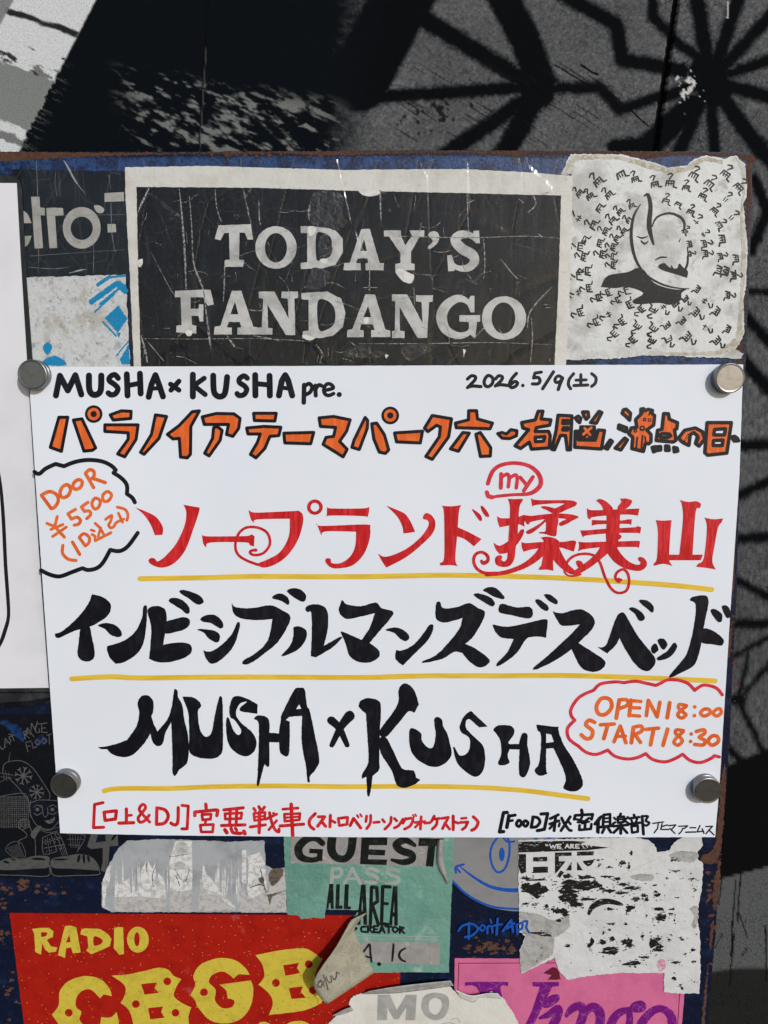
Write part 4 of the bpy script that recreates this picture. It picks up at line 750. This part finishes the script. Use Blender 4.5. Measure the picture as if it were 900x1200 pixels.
Q(J2, 19, '''q 117,57 135,53 163,80 158,126 132,100 108,80; q 87,157 138,176 133,202 83,180; q 62,310 125,243 143,256 100,322; q 232,52 250,50 256,64 280,54 308,62 303,80 322,96 316,158 270,190 298,220 298,268 284,282 262,278 248,332 172,313 178,240 152,215 168,177 205,172 197,122 232,86
q 382,82 413,83 419,120 473,142 468,183 453,190 463,258 445,270 332,260 342,192 370,186; h 352,226 372,214 420,217 428,230 405,241 362,239; q 668,142 828,142 798,343 672,357 653,340; h 717,187 788,182 783,223 712,223; h 710,260 773,257 768,293 707,293; q 830,236 850,232 868,246 876,262 846,263
q 482,240 520,192 590,177 638,202 652,250 615,297 592,280 605,230 580,207 557,222 548,292 517,278 492,260; q 306,305 330,300 338,325 316,335; q 342,300 362,300 362,322 345,325; q 395,295 415,297 418,325 395,325; q 448,305 470,310 475,330 452,335''')
title_k += S(J1, 'P 572,118 690,122 692,218 568,216') + S(J2, 'O 255,122 13; O 288,125 12; O 240,180 19; O 195,196 13; L 12 207,240 200,318; L 12 242,228 233,330; L 11 258,235 266,276; L 12 520,262 545,220; L 12 585,215 615,240 600,285; L 10 240,90 250,60; L 10 285,92 292,62')
ink('title_fill', title_f, M['orange_ink'], poster, I0)
ink('title_outline', title_k, M['black_ink'], poster, I2)
ink('title_accent', S(J1, 'L 19 612,140 652,190; L 19 662,136 602,186; O 630,206 7') + S(J2, 'O 240,178 7; O 255,122 4; O 288,125 5; O 195,196 4; L 5 522,258 542,225'), M['orange_ink'], poster, I3, split=True)

WK[0] = 1.14
ink('price_lettering', S((30, 535, 6), '''L 22 112,272 180,366; K 22 114,270 165,246 215,265 230,310 205,355 180,366; R 22 258,215 242,258 260,288 298,275 316,232 295,198; R 22 345,178 332,213 355,230 388,213 398,178 375,162; L 22 422,120 478,218; K 22 422,116 450,92 480,105 480,140 455,162; L 22 470,152 560,183
L 19 150,470 205,492; L 19 222,422 205,492; L 20 205,492 272,566; L 18 178,512 262,478; L 18 190,562 286,496; L 20 350,372 298,402 322,440; K 20 322,440 362,426 386,450 372,475 342,482; L 20 438,322 392,354 414,386; K 20 414,386 446,382 458,408 430,436; R 20 490,292 466,330 485,368 514,354 525,312; R 20 575,246 542,275 552,314 585,308 604,270
K 20 262,625 260,680 300,722 355,730; L 21 330,602 380,688; L 20 378,570 420,628; K 20 380,565 410,542 446,566 446,604 420,628; L 16 460,516 484,524; L 18 468,548 488,560 490,592 600,535; L 18 490,470 522,500 550,548; L 16 528,500 510,562; K 18 562,442 605,414 598,455 584,482 600,502 622,490 638,464 690,440; L 17 652,398 682,462; K 18 645,356 700,372 720,412 712,448'''), M['orange_ink'], poster, I0)
ink('opening_times', S((650, 780, 4.0909), '''R 17 225,158 201,195 210,230 243,234 273,200 264,162; L 17 310,165 296,252; K 16 310,165 345,164 352,188 310,206; L 17 366,166 358,240; L 15 366,168 414,172; L 15 362,202 408,203; L 15 358,238 408,242; L 16 440,240 450,167 492,246 505,176; L 17 552,178 540,250; K 15 632,192 600,186 594,202 612,220 630,236 610,252 590,238 602,218 630,196; O 672,198 9; O 670,240 9
R 15 715,210 700,228 716,242 744,230 740,210; R 15 776,210 760,228 777,242 798,228 794,208; K 17 192,272 165,262 150,285 182,312 175,345 150,350 128,332; L 16 220,284 286,280; L 17 255,285 236,350; L 16 285,365 315,290 342,370; L 14 298,340 340,338; L 17 378,296 368,370; K 16 378,296 415,290 418,314 380,332; L 16 385,330 412,368
L 16 438,306 498,300; L 17 475,305 460,380; L 17 542,305 520,382; K 15 618,312 585,308 580,325 600,342 613,362 592,382 572,368 588,342 616,318; O 655,328 9; O 652,364 9; K 16 680,316 715,308 720,324 694,344 720,358 714,380 672,378; R 16 755,338 736,362 755,382 785,364 780,340'''), M['orange_ink'], poster, I0)

R6 = (160, 570, 4.2857); R7 = (360, 540, 4.0909); R3 = (570, 575, 9); R4 = (650, 575, 8.1818); R8 = (540, 535, 4.0909); R9 = (660, 560, 4.0909)
Yl = '''K 5.2 164,678.2 240,677 300,675.5 420,675.8 520,674 600,675.5 660,677.5 720,681 790,686 834,691'''
for nm, spec in (('underline', Yl), ('underline', 'K 5.2 84,795.5 130,793 165,794.5 250,793.5 330,793.5 420,794 500,792 580,792 650,791.5 700,792.5 760,794.5 838,798'), ('underline', 'K 5 122,927 140,924 200,924 250,922 330,921 400,922 470,921.5 550,922.5 610,926 650,931 689,936')):
    ink(nm, S((0, 0, 1), spec), M['yellow_ink'], poster, I0)
WK[0] = 1.05
ink('red_band_lettering', S(R6, '''C -6,106* 45,125 100,155 132,205 130,243* 92,245* 70,190 35,140; C 235,92* 270,98 317,106* 312,135 285,215 245,320 190,385 130,408 80,395 60,375 70,360 90,362 108,376 150,345 200,285 240,200 250,130; C 328,235* 348,250 500,250 560,248 577,240* 593,250* 590,302* 570,295 545,281 370,282 352,306* 335,288
C 562,118* 592,131 690,128 815,122* 835,142 835,190 810,270 760,345 700,390 640,408 605,390 650,370 720,330 765,250 770,162* 605,166 592,184* 575,165; K 13 620,396 560,375 512,345 496,300 510,242 550,207 610,207 658,235 670,290 640,333 600,345 574,338 572,325 600,318; E 596,320 12 9''') +
S(R7, '''E 37,222 38 37; HE 37,222 21 21; C 95,218* 115,228 265,228 298,220* 296,245 290,272* 270,265 115,262 93,270* 95,240; C 45,298* 70,312 280,305 302,322 298,380 270,450 220,500 160,515 115,512 88,485 92,468 112,470 118,490 160,490 205,460 230,410 235,340* 90,338 68,358*
C 380,215* 430,235 470,255 495,290 518,340* 490,345 462,348* 455,310 430,265; C 340,445* 380,460 470,425 545,365 582,310 577,285 556,278 560,258 575,250 600,265 615,300 600,350 540,410 470,465 380,512* 358,480
C 645,215* 690,218 740,212* 728,240 720,350 710,470 722,505* 690,500 640,502* 635,490* 656,470 658,350 655,240; C 700,315 760,335 836,375* 800,410* 755,375 700,352; C 790,232 805,238 832,260 838,285 825,285 800,250; C 832,218 845,220 868,250 872,268 855,265 838,240
V 905,540,19 850,538,16 812,515,15 798,480,15 808,448,15 838,438,15 864,455,16 866,480,17 845,490,20 836,480,14''') +
S(R3, '''C 225,85* 300,88 384,85* 382,110 350,170 335,350 330,480 310,600 295,720 250,790 180,805 110,785 90,730 110,690 150,680 168,700 160,730 190,745 220,710 225,600 240,400 250,200 240,120
C 115,268* 160,290 300,285 400,255 415,280 400,340 405,382* 340,355 200,375 142,387* 120,320; C 75,548* 140,580 220,540 320,470 360,415 395,410 390,460 330,560 230,650 142,668* 100,620
C 470,80* 530,98 700,100 870,100 940,115 955,138 930,165 850,200 760,240 700,240 690,215 740,180 800,150 820,135 700,135 530,150 485,167*; C 580,165 640,165 720,185 780,190 750,250 700,240 640,205 590,185
C 395,265 480,265 600,250 730,240 860,245 940,260 973,281 900,320 850,350 790,372 765,350 800,320 840,300 750,290 620,300 470,330 455,352* 425,350; C 640,310 600,350 540,405 465,455 425,450 425,425 500,385 580,335 620,300
C 640,290 755,290 745,400 735,475 690,478 610,455 562,450 562,435 620,430 630,380; C 372,540* 420,552 600,540 800,540 900,525 945,535 940,580 923,643* 850,620 780,600 600,605 480,620 395,644* 375,600
C 570,495* 640,485 730,505 780,560 700,600 620,580 600,520; P 600,560 780,580 725,640 703,750 708,845 640,832 552,836 555,815 580,790 600,680; V 620,590,100 540,690,80 420,780,60 280,840,50 150,872,45 0,885,40; V 720,600,90 760,690,90 830,790,70 900,850,60''') +
S(R4, '''V -10,600,80 50,690,60 110,750,45 170,785,40 230,770,44; K 25 100,720 140,660 200,620 280,605 350,612 400,640 440,700 480,820 530,920 580,970 640,980 695,950 714,870 704,800 675,762 640,757 597,787 582,830 602,866 638,855; O 614,860 26; K 18 95,740 96,780 130,814 190,818 250,803; C 205,680 225,668 260,680 272,710 240,740 215,720
V 500,540,110 430,620,75 350,690,65 270,745,60 200,790,50; V 545,560,105 600,640,100 680,705,80 760,735,62 820,738,60 855,705,62 845,670,52 822,655,44
C 310,165* 345,185 480,185 600,180 780,172 814,170* 800,240* 700,228 500,238 360,255 345,274* 318,258; C 358,280* 500,285 640,285 700,275 740,274* 735,330* 700,318 500,320 400,325 358,337*; C 248,378* 300,380 480,365 620,358 770,350 790,340 830,350* 820,414* 790,405 600,405 480,412 300,430 275,450* 255,410
C 230,488* 300,495 490,488 650,485 790,480 820,488* 808,552* 780,540 600,540 480,540 290,560 226,582* 235,530; C 398,95* 430,78 490,100 545,150 555,180 480,200 450,140; C 628,76* 690,75 744,93* 735,125 690,170 610,190 610,150 640,110; P 495,180 630,180 625,300 620,420 600,560 500,560 492,420 500,300; C 600,418 635,425 640,450 610,468''') +
S(R9, '''C 445,202* 480,205 520,202* 515,250 508,370 510,400 524,422* 480,412 436,422* 434,410* 450,385 455,260; C 560,106* 600,115 640,112 662,125* 655,145 635,165 620,372* 557,372* 575,200 570,130; C 678,190* 720,198 767,194* 760,212 742,240 725,330 715,400 732,439* 690,432 638,426* 650,410 675,385 690,240; P 500,368 670,368 660,395 500,395'''), M['red_ink'], poster, I2)
ink('red_note', S(R8, '''V 130,130,20 150,75,20 190,42,19 260,31,18 330,46,19 374,85,22 384,130,22 360,162,22 320,180,18 250,183,15 180,190,16 150,195,14; L 20 125,172 131,190 150,195; L 19 192,150 194,84; K 17 196,98 222,84 232,102 228,145; K 17 234,102 262,88 271,105 266,150; L 17 285,100 312,132; L 18 346,98 302,164'''), M['pink_ink'], poster, I0)
WK[0] = 1.12
ink('cloud_outline', S((650, 780, 4.0909), '''K 14 804,140 775,107 720,93 690,105 672,119* 640,86 590,69 540,69 508,85 486,95* 440,85 390,75 332,82* 290,78 220,88 188,118* 120,150 80,205 80,240 97,262* 62,300 66,345 90,370 112,384* 150,415 200,426 255,405* 290,435 350,448 400,440 437,422* 470,450 530,462 580,445 614,425* 650,455 700,465 750,445 766,432* 790,438'''), M['pink_ink'], poster, I2)

K6 = (60, 680, 4.2857); K7 = (230, 680, 4.2857); K8 = (390, 680, 4.2857); K9 = (560, 680, 2.9032)
ink('black_band_lettering', [(s_, rough(p, .22, 2.0, i) if len(p) > 11 else p) for i, (s_, p) in enumerate(S(K6, '''C 205,70* 260,85 298,120 290,170 240,210 190,235 130,250 70,275 40,290 22,285 20,268 50,258 110,210 160,155 190,110; C 150,232 190,230 205,290 218,350 215,390 185,408 150,400 132,370 138,310; C 235,228 265,215 310,220 345,245 355,275 335,285 300,275 270,245
C 282,330* 320,320 370,300 420,260 455,190 462,135 475,125 482,145 478,220 465,310 430,370 370,410 325,420* 295,390 280,350; C 485,165 490,140 530,128 570,145 580,190 575,250 562,325* 590,318 660,312 700,325 705,360 670,390 600,410 540,412 492,395* 498,320 502,240; C 560,215 620,195 670,185 698,205 680,240 620,262 565,265
C 590,105 605,88 650,95 690,130 695,160 680,168 650,145 610,120; C 645,60 660,48 710,60 755,85 765,112 735,122 695,95''') +
S(K7, '''C 20,195 50,175 95,175 130,205 135,235 115,240 75,215 40,210; C 5,248 35,245 95,255 118,275 115,305 95,312 60,290 40,265; C 35,352* 70,358 120,330 175,275 200,225 208,210 220,220 210,270 185,335 130,395 80,420 50,395
C 178,115* 200,135 280,140 370,125 430,150 472,180 460,230 410,310 340,370 275,415 235,422 240,400 300,365 360,300 382,195* 300,200 220,190 185,160; C 382,90 400,70 435,68 465,95 462,125 430,105; C 455,55 490,40 530,50 552,80 540,108 505,95; C 490,235 530,235 555,260 545,310 500,355 435,382 432,372 470,330 488,280
C 548,150 555,130 600,120 645,135 662,175 660,250 640,330* 720,285 728,295 680,340 600,388* 575,380* 580,280 578,165 560,160''') +
S(K8, '''C 38,120 48,100 70,120 140,130 215,112 245,140 300,155 295,185 240,250 185,315* 230,350 232,385 190,412 130,410 85,380 65,320 40,262 60,262 145,300* 185,240 212,165* 130,185 75,195 45,180 30,150; C 265,250 290,240 330,238 370,262 385,285 370,305 340,295 310,265
C 318,350* 350,352 410,320 460,260 485,225 505,225 500,260 470,310 410,370 352,428* 315,395; C 520,115 540,110 555,140 620,135 685,115 730,140 765,160 745,220 700,290 665,318* 720,345 785,395 775,425 735,438 690,410 650,365* 610,360 550,395 460,415 455,405 520,375 580,315 635,245 652,190* 600,205 555,212 518,190
C 708,75 730,65 790,85 815,115 800,132 760,110; C 755,50 780,35 820,40 860,80 855,95 815,85 780,65''') +
S(K9, '''C 72,90 85,80 130,92 175,90 188,110 175,130 120,120 75,110; C 50,150* 100,158 170,145 230,132 237,150 232,195* 200,192 165,200 130,250 75,290 65,283 100,245 122,200* 80,195 60,175; C 195,70 210,65 240,90 235,105 215,95; C 225,50 245,48 270,68 268,82 245,72
C 255,105* 285,112 350,98 395,130 390,165 342,213* 400,250 433,275 425,300 390,312 350,295 320,235* 260,275 200,303 190,297 240,255 310,190 348,150* 290,155 270,135; C 408,228* 435,222 455,170 475,120 495,110 510,130 545,190 600,260 600,290 575,310 540,290 505,240 482,195* 470,220 440,249*
C 515,98 530,92 560,110 568,132 550,138 535,115; C 548,70 575,68 598,90 595,110 580,100; C 592,225 605,215 615,235 600,250 590,240; C 612,205 630,198 645,215 640,230 628,235; C 610,264 645,240 668,212 678,230 655,260 620,273
C 722,68 735,55 775,52 785,75 775,130 765,180 755,240 735,290 690,315 655,332 655,320 690,280 715,240 735,160 742,85; C 762,165 800,172 835,200 830,222 800,218 758,210; C 792,105 805,97 830,115 830,140 815,140; C 830,90 845,85 858,100 858,125 845,125'''))], M['black_ink'], poster, I2)
L1 = (100, 790, 4.0909); L2 = (290, 790, 4.0909); L3 = (480, 790, 4.0909)
dn = S(L1, '''C 60,350* 100,346 160,330 200,315* 205,308* 245,250 258,190 250,140 270,105 300,102 325,130 325,180 318,210 345,275* 395,215 415,150 425,80 432,72 442,80 445,110 465,150 475,220 490,280 495,330 495,390 485,430 450,460 430,488 418,470 418,400 415,320 412,230* 385,280 370,335 345,345 322,325 312,285* 280,335 230,385 180,398 130,385 104,360* 75,359
C 465,108* 510,110 545,130 555,155 540,180 548,260 575,300 605,280 620,200 640,115 652,108 658,130 660,230 660,340 650,385 610,405 550,402 500,375 498,300 495,200 482,150
C 690,170 700,125 720,105 770,115 826,145* 824,190* 790,185 745,178 742,160 775,133 740,143 722,190 745,230 800,280 820,320 810,370 770,395 720,375 685,330 675,260 678,210 690,215 710,270 735,292 748,270 720,225 695,205''')
dn += S(L2, '''C 32,215 50,198 90,205 105,230 105,280* 150,285* 158,230 165,215 203,228* 202,350 195,390 175,392 155,370 152,327* 105,327* 105,430 95,445 82,430* 70,475 55,530 45,530 50,450 55,300 52,230; C 160,210 185,150 225,75 250,65 275,75 285,150 300,180 325,300 345,410 325,460 300,490 298,518 288,515 285,490 278,430 260,330 262,200* 200,205* 180,222; H 233,168 248,145 258,166
V 402,222,40 440,258,34 478,340,24; V 490,200,50 450,250,36 405,340,24; C 532,155* 545,125 590,115 635,135 640,190 635,270 632,400 632,455 600,490* 588,575 575,578 570,492* 550,502* 550,480 580,420 575,300 568,190* 545,170; C 630,290 640,260 700,180 725,130 725,75 750,45 780,55 805,90 822,145* 800,186* 770,180 720,240 665,300
C 632,310 665,305 700,370 740,450 780,460* 800,465 808,495* 829,506* 800,530 750,545 715,530 690,460 640,380''')
dn += S(L3, '''C 0,268 20,260 55,285 60,320 85,350 112,350 125,290 118,220 135,205 155,220 160,250* 180,285 195,340 200,390 160,435 110,445 60,425 20,390 0,340; C 240,250 260,205 290,178 310,190 375,252* 335,256* 310,235 285,215 270,230 275,265 320,310 355,350 362,420 345,475 310,492 260,460 225,420 210,360 215,350 240,390 275,380 290,345 285,305 250,280
C 402,265 430,245 490,250 502,285 475,325 478,335* 525,335* 540,285 565,290 565,340 578,430 555,490 528,485 525,430 528,362* 480,360* 470,390 478,425 440,438 425,425 440,380 435,320 415,285
C 608,242* 660,248 716,253* 715,275 740,340 790,420 830,510 820,550 780,563 740,550 742,530* 750,500 730,440 690,355* 655,358* 655,460 660,478 620,487 600,460 620,430 630,350 628,285 615,270; H 655,285 680,290 692,325 655,330''')
ink('dripping_band_lettering', [(s_, rough(p, .22, 2.0, i) if len(p) > 11 else p) for i, (s_, p) in enumerate(dn)], M['black_ink'], poster, I2)

WK[0] = 1.38
N1 = (90, 930, 3.75); N2 = (220, 935, 6); N3 = (320, 930, 3.6)
ink('red_footer_lettering', S(N1, '''L 10 115,40 78,48 73,150 118,148; L 11 120,82 124,118 170,112 174,76 120,82; L 11 218,68 218,128; L 9 218,97 240,95; L 11 185,130 250,128; K 10 320,125 290,92 274,68 290,47 302,64 270,105 278,126 300,118 318,95; L 11 352,65 350,135; K 11 352,63 388,72 402,100 385,130 350,135; K 11 446,62 444,125 430,138 414,130; L 10 462,52 490,55 485,155 462,155''') +
S(N2, '''L 18 127,45 130,75; L 18 50,125 50,100 200,85 212,88 205,125; L 15 100,120 105,155 160,150 165,115 100,118; L 14 128,155 122,185; L 15 88,192 95,240 175,240 180,187 88,192; L 17 255,85 390,70; L 15 262,112 265,150 375,145 380,106 262,112; L 16 300,80 295,190; L 16 345,75 340,185; L 17 238,195 402,190; L 20 262,225 275,245; K 18 305,215 320,245 375,250; L 16 335,215 345,228; L 20 395,235 402,252
L 16 465,75 475,90; L 16 500,62 510,80; L 16 540,65 525,85; L 14 465,110 470,160 540,150 545,102 465,110; L 12 470,135 540,128; L 16 440,205 545,190; L 18 505,100 502,245; L 15 550,150 625,115; K 16 575,105 590,170 615,225 640,240 642,220; L 14 625,160 570,225; L 14 602,108 618,118
L 15 670,80 775,72; L 14 680,115 682,165 785,155 790,110 680,115; L 12 682,140 785,132; L 17 650,198 815,185; L 19 728,45 738,265''') +
S(N3, '''K 10 178,85 155,110 155,135 172,150; L 10 192,98 218,98 188,138; L 10 205,118 222,138; L 10 242,92 240,140; L 9 242,112 262,122; L 9 275,105 280,135 312,130 315,100 275,105; L 10 325,135 340,105 370,145; L 7 355,92 360,100; L 7 368,88 374,97; L 9 395,95 392,118; K 9 412,92 410,125 395,148; L 9 425,122 448,120; L 9 462,110 470,120; K 9 498,100 495,125 472,150; L 9 512,105 522,115; K 9 512,145 530,135 548,108
L 9 560,105 548,125; K 9 560,108 590,105 580,135 555,150; L 6 590,90 595,98; L 6 600,88 604,95; L 9 600,122 640,118; L 9 625,98 622,150; L 8 622,120 600,142; L 9 640,125 662,123; L 9 680,95 668,118; L 9 678,108 702,105; K 9 692,108 690,130 672,150; L 9 712,105 740,100 715,148; L 9 725,125 745,150; L 10 760,95 760,152; L 9 762,118 782,125; L 8 795,105 815,103; L 9 790,122 822,120 812,142 798,152; K 10 845,98 865,120 855,145 838,155'''), M['red_ink'], poster, I0)
O1 = (575, 940, 6.4286); O2 = (700, 940, 6)
WK[0] = 1.42
ink('food_lettering', S(O1, '''L 19 125,78 97,80 67,225 98,222; L 20 138,102 122,190; L 17 140,105 185,98; L 15 130,145 165,138; R 17 207,140 194,168 214,184 232,160 222,140; R 17 258,140 246,168 266,182 282,156; K 17 318,112 355,118 372,150 345,185 305,190; L 17 320,112 306,190; L 18 380,90 430,86 405,205 352,215
L 16 450,125 510,95; L 15 445,165 515,140; L 17 490,110 478,215; L 14 485,150 445,200; K 16 535,120 552,155 590,208 608,214; L 16 600,110 530,215; L 14 520,160 514,182; L 14 588,148 602,165; L 18 685,60 690,85; L 16 630,130 637,100 770,92 760,130; L 14 650,130 722,152; L 14 690,110 668,152; L 14 742,120 690,160; L 12 655,152 742,148; L 15 670,175 668,210 755,202 760,166; L 16 712,165 710,205
L 17 822,118 786,165; L 15 806,140 804,225''') +
S(O2, '''L 15 45,90 40,170; L 14 45,90 90,85 90,165; L 11 45,115 88,112; L 11 45,140 88,138; L 15 20,176 112,165; L 15 50,185 35,215; L 15 75,180 95,212; L 13 28,100 2,150; L 13 10,135 8,215; L 14 165,82 158,100; L 13 145,105 145,145 185,140 188,102 145,105; L 10 145,122 185,120; L 12 118,110 130,122; L 12 110,152 126,142; L 12 215,105 200,120; L 12 200,135 215,146; L 14 112,170 216,160; L 16 165,150 165,220; L 14 160,172 115,215; L 14 170,172 210,216
L 14 258,90 262,105; L 13 225,115 295,105; L 12 240,125 245,140; L 12 280,118 272,140; L 14 220,155 300,145; L 13 240,170 245,215 285,208 285,166 240,170; L 15 315,100 325,225; K 12 315,100 356,100 340,130 366,145 348,165 330,160'''), M['black_ink'], poster, I0)
WK[0] = 1.25
ink('guest_lettering', S(O2, '''L 8 390,150 435,143 466,140; L 8 430,145 424,185 400,216; L 8 456,152 446,192 502,193; L 8 456,172 492,160; L 8 500,166 552,160 520,196; L 8 510,185 546,220; L 8 573,170 636,167 612,186; L 8 602,184 592,206 574,224; L 8 652,180 692,180; L 9 622,212 692,210; L 8 722,165 702,210 748,204; L 8 738,188 750,220; L 8 764,172 810,170 764,222; L 8 785,196 820,230'''), M['thin_black'], poster, I0)

BOWED[0] = False
# ------------------------------------------------------------------ magnets
M['magnet'] = mat('nickel_magnet', (.225, .23, .235), .33, [(300, .45, .65, (.19, .185, .175), .8), (500, .58, .66, (.14, .135, .125), .7, 'noise', (1, 1, 5, .5)), (1500, .62, .7, (.34, .335, .32), .7)], (900, .00004, 'noise', (1, 1, 6, .6)), .5, metal=.9)
def magnet_mesh():
    r, h = .0086, .0062; n = 64
    prof = [(0, 0), (r-.0003, 0), (r, -.0003), (r, -.0030), (r-.00035, -.0032), (r-.00035, -.0034), (r, -.0036), (r, -h+.0006), (r-.0002, -h+.0002), (r-.0007, -h), (r-.0013, -h+.00012), (0, -h+.00012)]
    V = []; F = []
    for i, (a, y) in enumerate(prof):
        for k in range(n): V.append((a*math.cos(2*math.pi*k/n), y, a*math.sin(2*math.pi*k/n)))
    for i in range(len(prof)-1):
        for k in range(n):
            q = (i*n+k, i*n+(k+1) % n, (i+1)*n+(k+1) % n, (i+1)*n+k)
            F.append(q[::-1])
    me = bpy.data.meshes.new('magnet'); me.from_pydata(V, [], F); me.update()
    bm = bmesh.new(); bm.from_mesh(me); bmesh.ops.remove_doubles(bm, verts=bm.verts, dist=1e-6); bmesh.ops.recalc_face_normals(bm, faces=bm.faces); bm.to_mesh(me); bm.free()
    me.materials.append(M['magnet'])
    return me
mm = magnet_mesh(); mag = None
for px, py, lb in ((38, 439, 'dull round magnet at the poster corner beside the MUSHA heading'), (856, 443, 'shiny round magnet at the poster corner below the moon sticker'), (75, 920, 'round magnet on the poster edge beside the seated figure drawing'), (830, 927, 'round magnet on the poster edge below the opening times cloud')):
    o = bpy.data.objects.new('magnet', mm); COL.objects.link(o)
    p = at(px, py, PY - .0062); o.location = (p.x, PY - .0002 - bow(px, py), p.z)
    o.rotation_euler = (0, random.uniform(0, 6.28), 0)
    o['label'] = lb; o['category'] = 'magnet'; o['group'] = 'magnets holding the poster'
